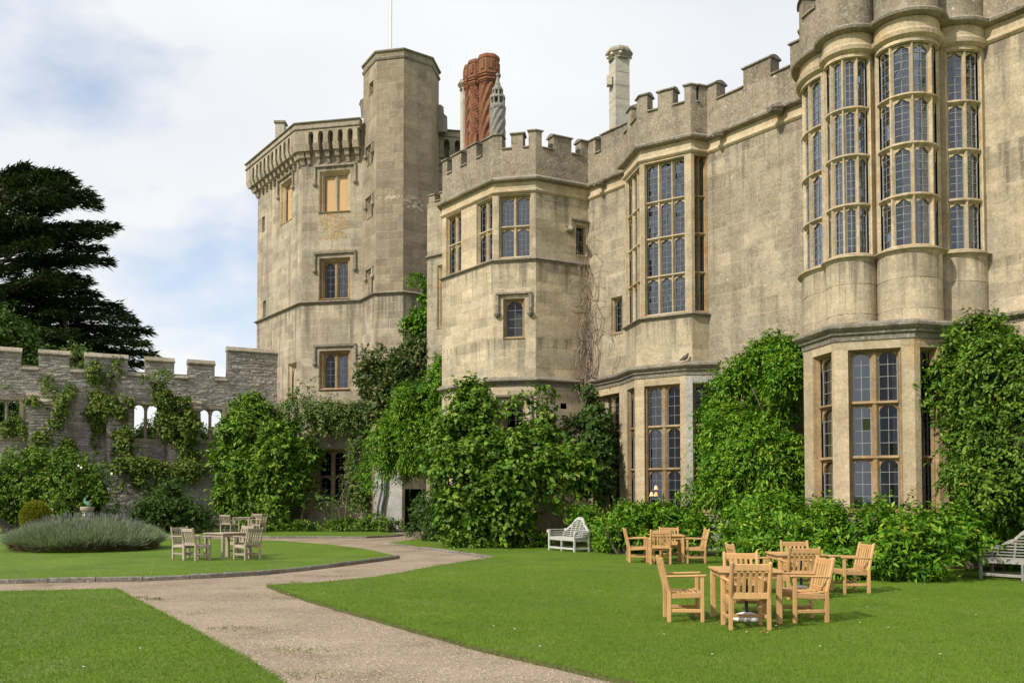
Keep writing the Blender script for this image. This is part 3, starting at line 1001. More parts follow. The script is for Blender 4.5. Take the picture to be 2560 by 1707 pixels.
# octagonal bay tower
nb = Vector((wd.y, -wd.x))                              # outward normal of main wall
b2z = (b2a[0] + 0.5, b2a[1] + 2.6)
f2z, f2a, f2b, f2c = Line([b2z, b2a]), Line([b2a, b2b]), Line([b2b, b2c]), Line([b2c, b2d])
def wpx(L, x0, x1, y0, y1):
    """Wall rectangle whose middle line is seen between pixels y0 (top) and y1 (bottom), x0 to x1."""
    xm, ym = (x0 + x1) / 2, (y0 + y1) / 2
    ua, ub = L.uz(x0, ym)[0], L.uz(x1, ym)[0]
    return ua, ub, L.uz(xm, y1)[1], L.uz(xm, y0)[1]
r = wpx(f2a, 1117, 1152, 525, 683)
zt2, zb2 = zat(483, b2c[1]), ZB2 + 0.06
for x0, x1 in ((1115, 1153), (1191, 1231)):
    u0, u1, _, _ = wpx(f2a, x0, x1, 500, 660)
    window(R, f2a, max(u0, 0.12), min(u1, f2a.L - 0.06), zb2, zt2, 2, 2, 'cusp', mat='golden', bars=(2, 4), glass='glass', split=(0, 0.5, 1), lead='lead', tilt=0.03)
u0, u1, _, _ = wpx(f2b, 1247, 1327, 485, 640)
window(R, f2b, u0, u1, zb2, zt2, 2, 2, 'cusp', mat='golden', bars=(3, 5), glass='glass_bright', split=(0, 0.5, 1), curtain=0.6, tilt=0.02)
r = wpx(f2b, 1258, 1312, 746, 846)
window(R, f2b, *r, 1, 1, 'round', rec=0.14, mat='brown_frame', bars=(2, 4), glass='glass_dark', lead='pale_lead', splay=0.10)
mb = MB()
box_l(mb, f2b, r[0] + 0.13, r[1] - 0.13, -0.55, -0.5, r[2] + 0.05, r[3] - 0.42)
mb.build('blind', M['blinds'], R.root)
hood_mould(R, f2b, r[0] - 0.22, r[1] + 0.22, r[3] + 0.12, 0.62)
r = wpx(f2b, 1258, 1312, 1005, 1092)
window(R, f2b, *r, 1, 1, 'round', rec=0.2, mat='brown_frame', bars=(2, 4), glass='glass_dark', splay=0.10)
hood_mould(R, f2b, r[0] - 0.22, r[1] + 0.22, r[3] + 0.16, 0.75)
r = wpx(f2c, 1440, 1470, 564, 640)
window(R, f2c, r[0], f2c.L - 0.05, r[2], r[3], 1, 1, 'flat', rec=0.2, mat='golden', bars=(2, 4), glass='glass_dark')
hood_mould(R, f2c, r[0] - 0.22, f2c.L - 0.1, r[3] + 0.1, 0.3, right=False)
f2c.holes.append(wpx(f2c, 1401, 1416, 1008, 1022))
for L in (f2z, f2a, f2b, f2c):
    R.wall(L, 0, ZL, M['ashlar'], M['ashlar'], ch=0.42)
    R.wall(L, ZL, ZB2, M['ashlar'], M['ashlar'], ch=0.42)
    R.wall(L, ZB2, ZS, M['golden'] if L in (f2a, f2b) else M['ashlar'], M['golden'] if L in (f2a,) else M['ashlar'], ch=0.40)
oct2 = joined(f2z, f2a, f2b, f2c)
R.run('string_course', oct2, STRING(ZB2, 0.12, 0.20), M['ledge'])
R.run('string_course', oct2, STRING(ZL, 0.20, 0.42), M['ledge'])
# main wall, left of bay window, and right of it
fw1, fw2 = Line([b2d, b1w]), Line([b1d, on_wall(wall_t(m1) + 1.2)])
r = wpx(fw1, 1527, 1556, 742, 834)
window(R, fw1, *r, 1, 1, 'round', rec=0.18, mat='golden', bars=(2, 4), glass='glass')
for L in (fw1, fw2):
    R.wall(L, 0, ZS, M['render_wall'], M['render_wall'], ch=0.44, wr=(0.5, 1.1))
# left bay window, upper storey
g0, g1, g2, g3 = Line([b1w, b1a]), Line([b1a, b1b]), Line([b1b, b1c]), Line([b1c, b1d])
zt1, zb1 = zat(386, b1c[1]), ZM + 0.05
rows4 = [0, 0.245, 0.5, 0.745, 1]
window(R, g1, 0.08, g1.L - 0.08, zb1, zt1, 3, 4, 'cusp', rec=0.12, mull=0.10, mat='golden', bars=(2, 5), split=rows4, tilt=0.03, splay=0.05)
window(R, g2, 0.16, g2.L - 0.24, zb1, zt1, 3, 4, 'cusp', rec=0.13, mull=0.10, splay=0.04, mat='golden', bars=(2, 6), split=rows4, glass='glass_bright', tilt=0.06)
window(R, g3, 0.12, g3.L - 0.05, zb1, zt1, 2, 4, 'cusp', rec=0.13, mull=0.10, splay=0.04, mat='brown_frame', bars=(2, 6), split=rows4, glass='glass_dark')
for L in (g0, g1, g2, g3):
    R.wall(L, ZL, ZM, M['ashlar'], M['ashlar'], ch=0.6, wr=(0.7, 1.3))
    R.wall(L, ZM, ZS, M['golden'])
bay1 = joined(g0, g1, g2, g3)
R.run('sill_course', bay1, STRING(ZM, 0.13, 0.16), M['ledge'])
# lower bay
def low(x, y):
    p = atz(x, y, ZL)
    return (p.x, p.y)
c0, c1, c2, c3, c4 = low(1481, 960), low(1552, 937), low(1588, 922), low(1714, 910), low(1776, 911)
c0 = on_wall(wall_t(c0))
c4 = on_wall(wall_t(c4) + 0.3)
h0, h1, h2, h3 = Line([c0, c1]), Line([c1, c2]), Line([c2, c3]), Line([c3, c4])
zt1, zb1 = zat(957, c3[1]), zat(1280, c3[1])
rows3 = [0, 0.325, 0.675, 1]
u0, u1, _, _ = wpx(h0, 1494, 1549, 1000, 1260)
window(R, h0, u0, u1, zb1 + 0.05, zt1, 2, 3, 'round', rec=0.2, mat='brown_frame', bars=(2, 4), split=rows3, glass='glass_dark')
u0, u1, _, _ = wpx(h1, 1568, 1588, 1000, 1260)
window(R, h1, u0, h1.L - 0.1, zb1, zt1, 1, 3, 'round', rec=0.14, mat='brown_frame', bars=(2, 4), split=rows3, glass='glass_dark')
u0, u1, _, _ = wpx(h2, 1611, 1701, 1000, 1260)
window(R, h2, u0, u1, zb1, zt1, 2, 3, 'round', rec=0.17, mull=0.22, mat='brown_frame', bars=(2, 4), split=rows3, glass=('glass', 'glass_dark'), splay=0.08, tilt=0.015)
window(R, h3, 0.22, h3.L - 0.15, zb1, zt1, 1, 3, 'round', rec=0.17, mat='brown_frame', bars=(2, 4), split=rows3, glass='glass_dark')
for L in (h0, h1, h2, h3):
    R.wall(L, 0, ZL, M['golden'] if L is not h3 else M['plaster'])
bay1l = joined(h0, h1, h2, h3)
CORN = [(-0.1, ZL - 0.36), (0.03, ZL - 0.36), (0.04, ZL - 0.24), (0.10, ZL - 0.21), (0.11, ZL - 0.16), (0.19, ZL - 0.10), (0.23, ZL - 0.06), (0.23, ZL), (0.06, ZL + 0.09), (-0.7, ZL + 0.12), (-0.7, ZL - 0.36)]
R.run('cornice', bay1l, CORN, M['ledge'])
R.run('sill_course', bay1l, [(-0.1, zb1 - 0.30), (0.10, zb1 - 0.30), (0.10, zb1 - 0.12), (0.03, zb1 - 0.06), (-0.1, zb1 - 0.06)], M['ashlar'])
# right great bay: four curved lobes above, star plan below
ZL2 = ZL - 0.17
def low2(x, y):
    p = atz(x, y, ZL2)
    return (p.x, p.y)
sp = lambda x, y: (lambda p: (p.x, p.y))(atz(x, y, ZM + 0.04))
lob12, lob23, lob34, lobe = sp(2066, 658), sp(2192, 647), sp(2350, 638), sp(2455, 634)
wend = wall_t(lobe)
lobe = on_wall(wend + 0.05)
lobe = (lobe[0] - nb.x * -0.05, lobe[1])
q1 = Vector(sp(2006, 690))
lob12 = (lob12[0] + 0.12, lob12[1] + 0.32)
back1 = (q1.x + 0.75, q1.y + 1.05)
A1 = Line.arc(back1, (q1.x + 0.02, q1.y + 0.05), lob12, 16)
A2 = Line.arc(lob12, sp(2118, 643), lob23, 18)
A3 = Line.arc(lob23, sp(2275, 620), lob34, 18)
mid = (Vector(lob34) + Vector(lobe)) / 2 + Vector((-0.12, -0.24))
A4 = Line.arc(lob34, mid, lobe, 14)
zt3, zb3 = zat(108, sp(2275, 620)[1] + 0.1), ZM + 0.10
for L, cols, a, b, gl, cu in ((A1, 4, 0.14, 0.12, 'glass', 0.95), (A2, 4, 0.20, 0.22, 'glass', 0.95), (A3, 4, 0.20, 0.20, 'glass', 0.95), (A4, 2, 0.2, 0.16, 'glass', 1.0)):
    window(R, L, a, L.L - b, zb3, zt3, cols, 4, 'cusp', rec=0.08, mull=0.09, tran=0.13, mat='golden', bars=(2, 6), split=rows4, glass=gl, splay=0.03, curtain=cu, sill=0.06, proud_sill=0.02, back=0.11, cwidth=(0.35, 0.8), tilt=0.02, lead='pale_lead')
    R.wall(L, ZL2 - 0.3, ZM, M['ashlar'], M['ashlar'], ch=0.7, wr=(0.9, 1.5), proud=(0.001, 0.006))
    R.wall(L, ZM, ZS, M['golden'])
lobes = joined(A1, A2, A3, A4)
R.run('sill_course', lobes, STRING(ZM + 0.04, 0.12, 0.14), M['ashlar'])
zc3 = ZS - 0.16
R.run('cornice', lobes, [(-0.1, zc3 - 0.42), (0.02, zc3 - 0.42), (0.10, zc3 - 0.36), (0.12, zc3 - 0.26), (0.03, zc3 - 0.18), (0.03, zc3 - 0.02), (-0.1, zc3 - 0.02)], M['golden'])
a0, a1, a2, a3 = low2(2008, 846), low2(2085, 819), low2(2284, 806), low2(2353, 811)
a0w = on_wall(wall_t(a0) + 0.3)
a4 = on_wall(wend + 0.25)
k0, k1, k2, k3, k4 = Line([a0w, a0]), Line([a0, a1]), Line([a1, a2]), Line([a2, a3]), Line([a3, a4])
zt4, zb4 = zat(866, a2[1]), zat(1282, a2[1])
u0, u1, _, _ = wpx(k1, 2033, 2081, 900, 1240)
window(R, k1, u0, u1, zb4, zt4, 1, 3, 'round', rec=0.17, mat='brown_frame', bars=(2, 4), split=rows3, splay=0.10, lead='pale_lead', tilt=0.02)
u0, u1, _, _ = wpx(k2, 2122, 2256, 900, 1240)
window(R, k2, u0, u1, zb4, zt4, 2, 3, 'round', rec=0.17, mull=0.17, mat='brown_frame', bars=(2, 4), split=rows3, glass=('glass_bright', 'glass_dark'), splay=0.08, curtain=0.4, lead='pale_lead', tilt=0.03)
u0, u1, _, _ = wpx(k3, 2303, 2347, 900, 1240)
window(R, k3, u0, u1, zb4, zt4, 1, 3, 'round', rec=0.17, mat='brown_frame', bars=(2, 4), split=rows3, glass='glass_dark', splay=0.10)
window(R, k4, 0.15, k4.L - 0.4, zb4, zt4, 1, 3, 'round', rec=0.17, mat='brown_frame', bars=(2, 4), split=rows3, glass='glass_dark', splay=0.10)
for L in (k0, k1, k2, k3, k4):
    R.wall(L, 0, ZL2, M['golden'])
star = joined(k0, k1, k2, k3, k4)
R.run('cornice', star, [(d if d > -0.5 else -1.6, z - ZL + ZL2) for d, z in CORN], M['ledge'])
R.run('sill_course', star, [(-0.1, zb4 - 0.32), (0.09, zb4 - 0.32), (0.09, zb4 - 0.14), (0.03, zb4 - 0.07), (-0.1, zb4 - 0.07)], M['ashlar'])
# right wall beyond the great bay
fw3 = Line([lobe, on_wall(wend + 7.5)])
R.wall(fw3, 0, ZS, M['ashlar'], M['ashlar'], ch=0.42)
R.run('string_course', fw3, STRING(ZL + 0.1, 0.16, 0.3), M['ledge'])
# parapet string all along, then battlements
top = joined(Line([b2z, b2a, b2b, b2c, b2d]), fw1, bay1, Line([b1d, on_wall(wall_t(back1))]), Line([on_wall(wall_t(back1)), back1]), lobes, fw3)
R.run('frieze', top, [(-0.05, ZS - 0.50), (0.03, ZS - 0.50), (0.09, ZS - 0.44), (0.09, ZS - 0.39), (0.025, ZS - 0.33), (0.025, ZS - 0.07), (-0.05, ZS - 0.07)], M['golden'])
R.run('string_course', top, [(-0.05, ZS - 0.06), (0.04, ZS - 0.06), (0.22, ZS - 0.03), (0.24, ZS + 0.03), (0.20, ZS + 0.08), (0.04, ZS + 0.17), (-0.05, ZS + 0.17)], M['ledge'])
def su(x, y=None):
    return top.u_at(x, ZT - 0.3)
def tu(p):                                              # distance along the run of a plan point
    return min(((q - Vector(p)).length, c) for q, c in zip(top.p, top.c))[1]
ub2a, ub2b, ub2c, ub2d = tu(b2a), tu(b2b), tu(b2c), tu(b2d)
def frac(a, b, t):
    return a + (b - a) * t
mer = [(0.2, 0.9), (1.4, 2.1)]
mer += [(ub2a - 0.15, ub2a + 0.35)]
LA = ub2b - ub2a
mer += [(ub2a + LA * 0.20, ub2a + LA * 0.38), (ub2a + LA * 0.50, ub2a + LA * 0.68), (ub2a + LA * 0.80, ub2b + 0.32)]
mer += [(ub2b + (ub2c - ub2b) * 0.42, ub2b + (ub2c - ub2b) * 0.70), (ub2c - 0.27, ub2c + 0.27)]
LCc = ub2d - ub2c
mer += [(ub2c + LCc * 0.34, ub2c + LCc * 0.68), (ub2d - 0.30, ub2d + 0.42)]
ub1w, ub1a, ub1b, ub1c, ub1d = tu(b1w), tu(b1a), tu(b1b), tu(b1c), tu(b1d)
mer += [(ub2d + 0.75, ub1w - 0.1)]
mer += [(ub1a + 0.30, ub1a + 0.75), (ub1b - 0.35, ub1b + 0.28)]
LB = ub1c - ub1b
mer += [(ub1b + LB * 0.36, ub1b + LB * 0.66), (ub1c - 0.22, ub1c + 0.22), (ub1d - 0.30, ub1d + 0.40)]
umw = tu(on_wall(wall_t(back1)))
LW = umw - ub1d
mer += [(ub1d + LW * 0.33, ub1d + LW * 0.56), (ub1d + LW * 0.72, ub1d + LW * 0.93, ZT + 0.1)]
ul = tu(back1)
mer += [(ul + 0.05, ul + 0.55), (ul + 0.95, ul + 1.6), (ul + 2.2, ul + 2.9), (ul + 3.5, ul + 4.2), (ul + 4.8, ul + 5.4), (ul + 6.1, ul + 6.8), (ul + 7.8, ul + 8.9), (ul + 9.6, ul + 10.6), (ul + 11.2, ul + 12.0)]
mer = [m for m in mer if m[1] < top.L - 0.05 and m[1] - m[0] > 0.15]
crenels(R, top, ZS + 0.15, ZC, ZT, mer, 'parapet', 'ledge')
# gargoyles and water spouts under the string
def gargoyle(x, y, L, s=0.24):
    u, z = L.uz(x, y)
    mb = MB()
    mb.tube([L.map(u, 0, z), L.map(u + 0.05, s * 0.9, z + 0.03), L.map(u - 0.03, s * 1.7, z - 0.05), L.map(u, s * 2.2, z - 0.10)], [s * 0.5, s * 0.62, s * 0.5, s * 0.25], 8)
    mb.tube([L.map(u - 0.16, s * 0.9, z + 0.12), L.map(u, s * 1.0, z + 0.02), L.map(u + 0.16, s * 0.9, z + 0.12)], [0.04, 0.1, 0.04], 6)
    mb.build('gargoyle', M['ledge'], R.root)
gargoyle(1808, 340, fw2)
gargoyle(1955, 280, fw2, 0.3)
gargoyle(1511, 462, fw1)
gargoyle(1417, 575, f2c, 0.2)
# roofs, rear walls and near-black linings that stand in for room shade
back = [(b2z[0] + 12, b2z[1] + 8), (on_wall(wend + 7.5)[0] + 12, on_wall(wend + 7.5)[1] + 8)]
mb = MB()
ring = [(p.x, p.y, ZS + 0.3) for p in Line([b2z, b2a, b2b, b2c, b2d, b1w]).p] + [(*b1a, ZS + 0.3), (*b1b, ZS + 0.3), (*b1c, ZS + 0.3), (*b1d, ZS + 0.3), (*on_wall(wall_t(back1)), ZS + 0.3)] + [(p.x, p.y, ZS + 0.3) for p in lobes.p] + [(*on_wall(wend + 7.5), ZS + 0.3), (*back[1], ZS + 0.3), (*back[0], ZS + 0.3)]
mb.add(ring, [tuple(range(len(ring)))])
mb.build('roof', M['roof'], R.root)
mb = MB()
bk = [on_wall(wend + 7.5), back[1], back[0], b2z]
for p, q in zip(bk, bk[1:]):
    mb.quad((*p, 0), (*q, 0), (*q, ZS + 0.29), (*p, ZS + 0.29))
mb.build('rear_wall', M['render_wall'], R.root)
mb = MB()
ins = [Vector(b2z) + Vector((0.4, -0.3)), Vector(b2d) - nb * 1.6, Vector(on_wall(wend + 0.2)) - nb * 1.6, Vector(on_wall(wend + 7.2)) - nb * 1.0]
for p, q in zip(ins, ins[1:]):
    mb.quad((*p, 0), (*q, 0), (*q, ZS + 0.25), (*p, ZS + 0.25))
mb.build('shade_lining', M['room_shade'], R.root)  # added lining, painted near-black so the windows look into shade
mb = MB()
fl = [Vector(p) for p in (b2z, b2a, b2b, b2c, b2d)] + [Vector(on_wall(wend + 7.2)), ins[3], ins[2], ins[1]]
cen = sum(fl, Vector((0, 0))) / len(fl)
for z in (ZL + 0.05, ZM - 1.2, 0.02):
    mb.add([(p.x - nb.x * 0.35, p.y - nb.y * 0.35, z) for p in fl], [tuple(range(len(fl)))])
mb.build('floor', M['room_shade'], R.root)  # floors in the same near-black, room shade put into the colour
R.finish()

# ------------------------------------------------------------------ castle: tower with stair turret
T = Building(thing('castle_tower', 'square grey stone tower with arched machicolated parapet and taller plain octagonal stair turret', 'castle tower', (-9, 49, 0)))
ZTS = zat(752, 48.0)
tp = lambda x, y: (lambda p: (p.x, p.y))(atz(x, y, ZTS))
w0, w2, w3 = tp(642, 805), tp(754, 757), tp(905.5, 750)
w1 = tp(674, 790.5)
t1, t2, t3 = tp(938, 733), tp(1007, 729.5), tp(1077, 740)
ZTT = zat(306, w2[1] - 0.55)                            # top of the tower parapet
e0, e1 = Line([(w0[0] + 3, w0[1] + 2.2), w0]), Line([w0, w2])
e2 = Line([w2, w3])
tl = Line([w3, t1])
oc = Vector(t2) - Vector(t1)
sd = oc.length
ang = atan2(oc.y, oc.x)
octp = [Vector(t1), Vector(t2), Vector(t3)]
a = atan2(t3[1] - t2[1], t3[0] - t2[0])
for k in range(1, 5):
    octp.append(octp[-1] + Vector((cos(a + k * pi / 4), sin(a + k * pi / 4))) * 1.62)
tf, tr = Line([t1, t2]), Line([t2, t3])
tb = [Line([octp[i], octp[i + 1]]) for i in range(2, 6)]
tb.append(Line([octp[6], w3]))
KW = dict(hood=None)
for x0, x1, y0, y1, kind in ((797, 876, 426, 530, 'board'), (797, 876, 644, 748, None), (797, 876, 876, 974, None)):
    r = wpx(e2, x0, x1, y0, y1)
    window(T, e2, *r, 2, 1, 'round', rec=0.30, mull=0.2, mat='golden' if kind else 'brown_frame', bars=(2, 5), glass=('glass_dark', 'glass'), fill=kind, splay=0.26, rise=0.34, sill=0.14, proud_sill=0.10, curtain=0 if kind else 0.4, tilt=0.03, cwidth=(0.2, 0.3))
    hood_mould(T, e2, r[0] - 0.22, r[1] + 0.28, r[3] + 0.18, 0.8, mat='ashlar_tower' if kind else 'ledge', w=0.18)
r = wpx(e2, 786, 900, 1122, 1256)
window(T, e2, *r, 3, 2, 'round', rec=0.34, mull=0.2, mat='brown_frame', bars=(2, 4), glass='glass_dark', splay=0.2)
r = wpx(e1, 701, 731, 452, 556)
window(T, e1, *r, 2, 1, 'round', rec=0.3, mull=0.16, mat='golden', fill='board', splay=0.16)
hood_mould(T, e1, r[0] - 0.2, r[1] + 0.2, r[3] + 0.18, 0.8, mat='ashlar_tower')
r = wpx(e1, 718, 741, 908, 1005)
window(T, e1, *r, 1, 1, 'round', rec=0.22, mat='golden', fill='blocking', splay=0.18)
for x0, x1, y0, y1 in ((655, 662, 542, 578), (657, 665, 752, 790)):
    r = wpx(e1, x0, x1, y0, y1)
    window(T, e1, *r, 1, 1, 'flat', rec=0.2, mat='ashlar_tower', bars=(1, 2), glass='glass_dark', splay=0.05)
for x0, x1, y0, y1 in ((919, 932, 372, 412), (919, 932, 500, 545), (919, 932, 680, 735), (919, 931, 925, 992)):
    r = wpx(tl, x0, x1, y0, y1)
    window(T, tl, *r, 1, 1, 'round', rec=0.18, mat='ashlar_tower', bars=(1, 4), glass='glass_dark' if y0 > 900 else 'glass', splay=0.12, fill=None if y0 > 900 else 'blocking')
    hood_mould(T, tl, r[0] - 0.1, r[1] + 0.1, r[3] + 0.1, 0.35, mat='ashlar_tower', w=0.12)
r = wpx(tl, 923, 933, 206, 236)
window(T, tl, *r, 1, 1, 'round', rec=0.2, mat='turret', bars=(1, 2), glass='glass_dark', splay=0.06)
r = wpx(tr, 1012, 1062, 1222, 1326)
tr.holes.append((r[0], r[1], 0.0, r[3]))
ZTU = zat(140, t2[1])                                   # turret string
ZTV = zat(120, t2[1])
for L in (e0, e1, e2):
    T.wall(L, 0, ZTS, M['ashlar_tower'], M['ashlar_tower'], ch=0.46, wr=(0.6, 1.2))
    T.wall(L, ZTS, ZTT - 1.2, M['ashlar_tower'], M['ashlar_tower'], ch=0.46, wr=(0.6, 1.2))
T.wall(tf, 0, 4.0, M['plaster'])
for L in [tl, tf, tr] + tb:
    b = M['turret'] if L in (tl, tf, tr) else None
    z0 = 4.0 if L is tf else 0.0
    T.wall(L, z0, ZTS, M['ashlar_tower'], M['ashlar_tower'] if b else None, ch=0.46, wr=(0.5, 1.1))
    T.wall(L, ZTS, ZTU, M['turret'], b, ch=0.46, wr=(0.5, 1.1))
tur = [w3] + [tuple(p) for p in octp[:7]]
mb = MB()
sweep(mb, tur, [(-0.05, ZTU - 0.1), (0.05, ZTU - 0.1), (0.09, ZTU), (0.05, ZTU + 0.06), (-0.05, ZTU + 0.06)], True)
mb.build('string_course', M['ledge'], T.root)
mb = MB()
sweep(mb, tur, [(0, ZTU + 0.05), (0.03, ZTV - 0.12), (-0.5, ZTV - 0.12), (-0.5, ZTU + 0.05)], True)
mb.build('parapet', M['turret'], T.root)
mb = MB()
sweep(mb, tur, [(0.10, ZTV - 0.12), (0.12, ZTV - 0.05), (-0.15, ZTV + 0.10), (-0.4, ZTV + 0.10), (-0.55, ZTV - 0.12)], True)
mb.build('coping', M['ledge'], T.root)
mb = MB()
mb.add([(*p, ZTU + 0.1) for p in tur], [tuple(range(len(tur)))])
mb.build('roof', M['roof'], T.root)
low_t = joined(e0, e1, e2, tl, tf, tr)
T.run('string_course', low_t, STRING(ZTS, 0.16, 0.30), M['ledge'])
# machicolated parapet: corbels, arches, wall, coping
ex = Line([(w3[0] + 4.2, w3[1] + 1.2), (w3[0] + 9.0, w3[1] + 0.6)])   # the tower's farther flank right of the turret
ex = Line([tuple(atz(1078, 330, ZTT).xy), tuple(atz(1186, 338, ZTT).xy)])
T.wall(ex, 0, ZTT - 1.2, M['ashlar_tower'], M['ashlar_tower'], ch=0.46)
exr = Line([ex.p[1], ex.p[1] + Vector((0.6, 6))])
T.wall(exr, 0, ZTT, M['ashlar_tower'])
OUT = 0.55
def machicolate(L, n, a, b):
    zA, zB = ZTT - 1.20, ZTT - 0.56                     # arch springing base and wall above arches
    pitch = (b - a) / n
    pier = pitch * 0.48
    for i in range(n + 1):
        u = a + pitch * i
        mb = MB()
        for d1, z0, z1, wk in ((OUT * 0.36, zA - 0.98, zA - 0.64, 0.30), (OUT * 0.68, zA - 0.66, zA - 0.34, 0.42), (OUT * 1.03, zA - 0.36, zA, 0.60)):
            h = pitch * wk / 2
            vs = [L.map(u - h, -0.02, z0), L.map(u + h, -0.02, z0), L.map(u + h, d1 - 0.10, z0), L.map(u - h, d1 - 0.10, z0), L.map(u - h, -0.02, z1), L.map(u + h, -0.02, z1), L.map(u + h, d1, z1), L.map(u - h, d1, z1)]
            mb.hexa(vs[:4] + vs[4:])
        mb.build('corbel', M['ashlar_tower'], T.root)
    mb = MB()
    for i in range(n):
        l0, l1 = a + pitch * i + pier / 2, a + pitch * (i + 1) - pier / 2
        box_l(mb, L, l0 - pier + 0.004, l0, OUT - 0.32, OUT, zA - 0.003, zB)
        pts = head_curve('round', l0, l1, zB, (l1 - l0) * 0.62, 10)
        for (ua, za), (ub, zb_) in zip(pts, pts[1:]):
            mb.quad(L.map(ua, OUT, za), L.map(ub, OUT, zb_), L.map(ub, OUT, zB), L.map(ua, OUT, zB))
            mb.quad(L.map(ua, OUT - 0.32, za), L.map(ub, OUT - 0.32, zb_), L.map(ub, OUT, zb_), L.map(ua, OUT, za))
    box_l(mb, L, b - pier / 2 + 0.004, b + pier / 2, OUT - 0.32, OUT, zA - 0.003, zB)
    mb.build('arcade', M['ashlar_tower'], T.root)
par = joined(e0, e1, e2)
machicolate(e2, 5, 0.42, e2.L - 0.25)
machicolate(e1, 10, 0.35, e1.L - 0.35)
machicolate(ex, 3, 0.5, ex.L - 0.1)
for uc in (e0.L, e0.L + e1.L):
    T.run('arcade', par, [(OUT - 0.32, ZTT - 1.20), (OUT + 0.002, ZTT - 1.20), (OUT + 0.002, ZTT - 0.56), (OUT - 0.32, ZTT - 0.56)], M['ashlar_tower'], uc - 0.30, uc + 0.36)
    for wk, za_, zb_ in ((0.30, ZTT - 2.18, ZTT - 1.84), (0.66, ZTT - 1.86, ZTT - 1.54), (1.03, ZTT - 1.56, ZTT - 1.2)):
        T.run('corbel', par, [(-0.02, za_), (OUT * wk - 0.1, za_), (OUT * wk, zb_), (-0.02, zb_)], M['ashlar_tower'], uc - 0.12 - 0.12 * wk, uc + 0.12 + 0.14 * wk)
for L in (par, ex):
    T.run('parapet', L, [(OUT + 0.004, ZTT - 0.57), (OUT + 0.004, ZTT - 0.1), (OUT - 0.4, ZTT - 0.1), (OUT - 0.4, ZTT - 0.57)], M['ashlar_tower'])
    T.run('string_course', L, [(OUT, ZTT - 0.46), (OUT + 0.07, ZTT - 0.43), (OUT + 0.05, ZTT - 0.36), (OUT, ZTT - 0.34)], M['ledge'])
    T.run('coping', L, [(OUT + 0.09, ZTT - 0.10), (OUT + 0.10, ZTT - 0.05), (OUT - 0.15, ZTT + 0.04), (OUT - 0.48, ZTT - 0.05), (OUT - 0.48, ZTT - 0.10)], M['ledge'])
    T.run('wall', L, [(0.0, ZTT - 1.25), (0.0, ZTT - 0.12), (-0.3, ZTT - 0.12), (-0.3, ZTT - 1.25)], M['ashlar_tower'])
mb = MB()
mb.add([(*e0.p[0], ZTT - 0.7), (*w0, ZTT - 0.7), (*w2, ZTT - 0.7), (*w3, ZTT - 0.7), (*ex.p[0], ZTT - 0.7), (*ex.p[1], ZTT - 0.7), (ex.p[1].x + 0.6, ex.p[1].y + 6, ZTT - 0.7), (e0.p[0].x, ex.p[1].y + 6, ZTT - 0.7)], [tuple(range(8))])
mb.build('roof', M['roof'], T.root)
mb = MB()
q = [(ex.p[1].x + 0.6, ex.p[1].y + 6), (e0.p[0].x, ex.p[1].y + 6), tuple(e0.p[0])]
for p1, p2 in zip(q, q[1:]):
    mb.quad((*p1, 0), (*p2, 0), (*p2, ZTT), (*p1, ZTT))
mb.build('rear_wall', M['ashlar_tower'], T.root)
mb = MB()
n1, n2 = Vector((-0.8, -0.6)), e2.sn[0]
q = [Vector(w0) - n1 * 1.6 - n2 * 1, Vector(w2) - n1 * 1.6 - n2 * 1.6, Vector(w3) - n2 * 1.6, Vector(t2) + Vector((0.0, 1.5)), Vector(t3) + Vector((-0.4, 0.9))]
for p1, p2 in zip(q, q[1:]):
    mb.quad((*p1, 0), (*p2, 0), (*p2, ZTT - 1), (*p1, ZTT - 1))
mb.build('shade_lining', M['room_shade'], T.root)  # added near-black lining, painted shade behind the tower windows
# carved scrolls beside the turret, lead-lined corner stones, small wing string, pipes
for pts, dd in ((((903, 296), (901, 268), (897, 262), (901, 250), (909, 246), (908, 232), (914, 225), (925, 225), (925, 296)), 48.6), (((1090, 262), (1102, 262), (1109, 268), (1110, 285), (1118, 292), (1119, 330), (1090, 330)), 48.2)):
    mb = MB()
    n = len(pts)
    mb.add([at(x, y, dd + o) for o in (0, 0.7) for x, y in pts], [tuple(range(n)), tuple(range(2 * n - 1, n - 1, -1))] + [(q, (q + 1) % n, n + (q + 1) % n, n + q) for q in range(n)])
    mb.build('scroll', M['grey_carved'], T.root)
mb = MB()
x = at(1079, 560, t3[1] - 0.25)
mb.tube([x, (x.x, x.y, 9.0)], 0.075, 8)
for z in (x.z - 1.5, x.z - 3.6, x.z - 5.6):
    mb.tube([(x.x, x.y, z), (x.x, x.y, z - 0.16)], 0.10, 8)
mb.build('drainpipe', M['pipe'], T.root)
for xp in (945, 955):
    mb = MB()
    x = at(xp, 1250, t1[1] - 0.25)
    mb.tube([(x.x + 0.25, x.y, 3.4), (x.x + 0.18, x.y, 2.0), (x.x, x.y, 1.2), (x.x - 0.04, x.y, 0.0)], 0.06, 8)
    mb.build('drainpipe', M['pipe'], T.root)
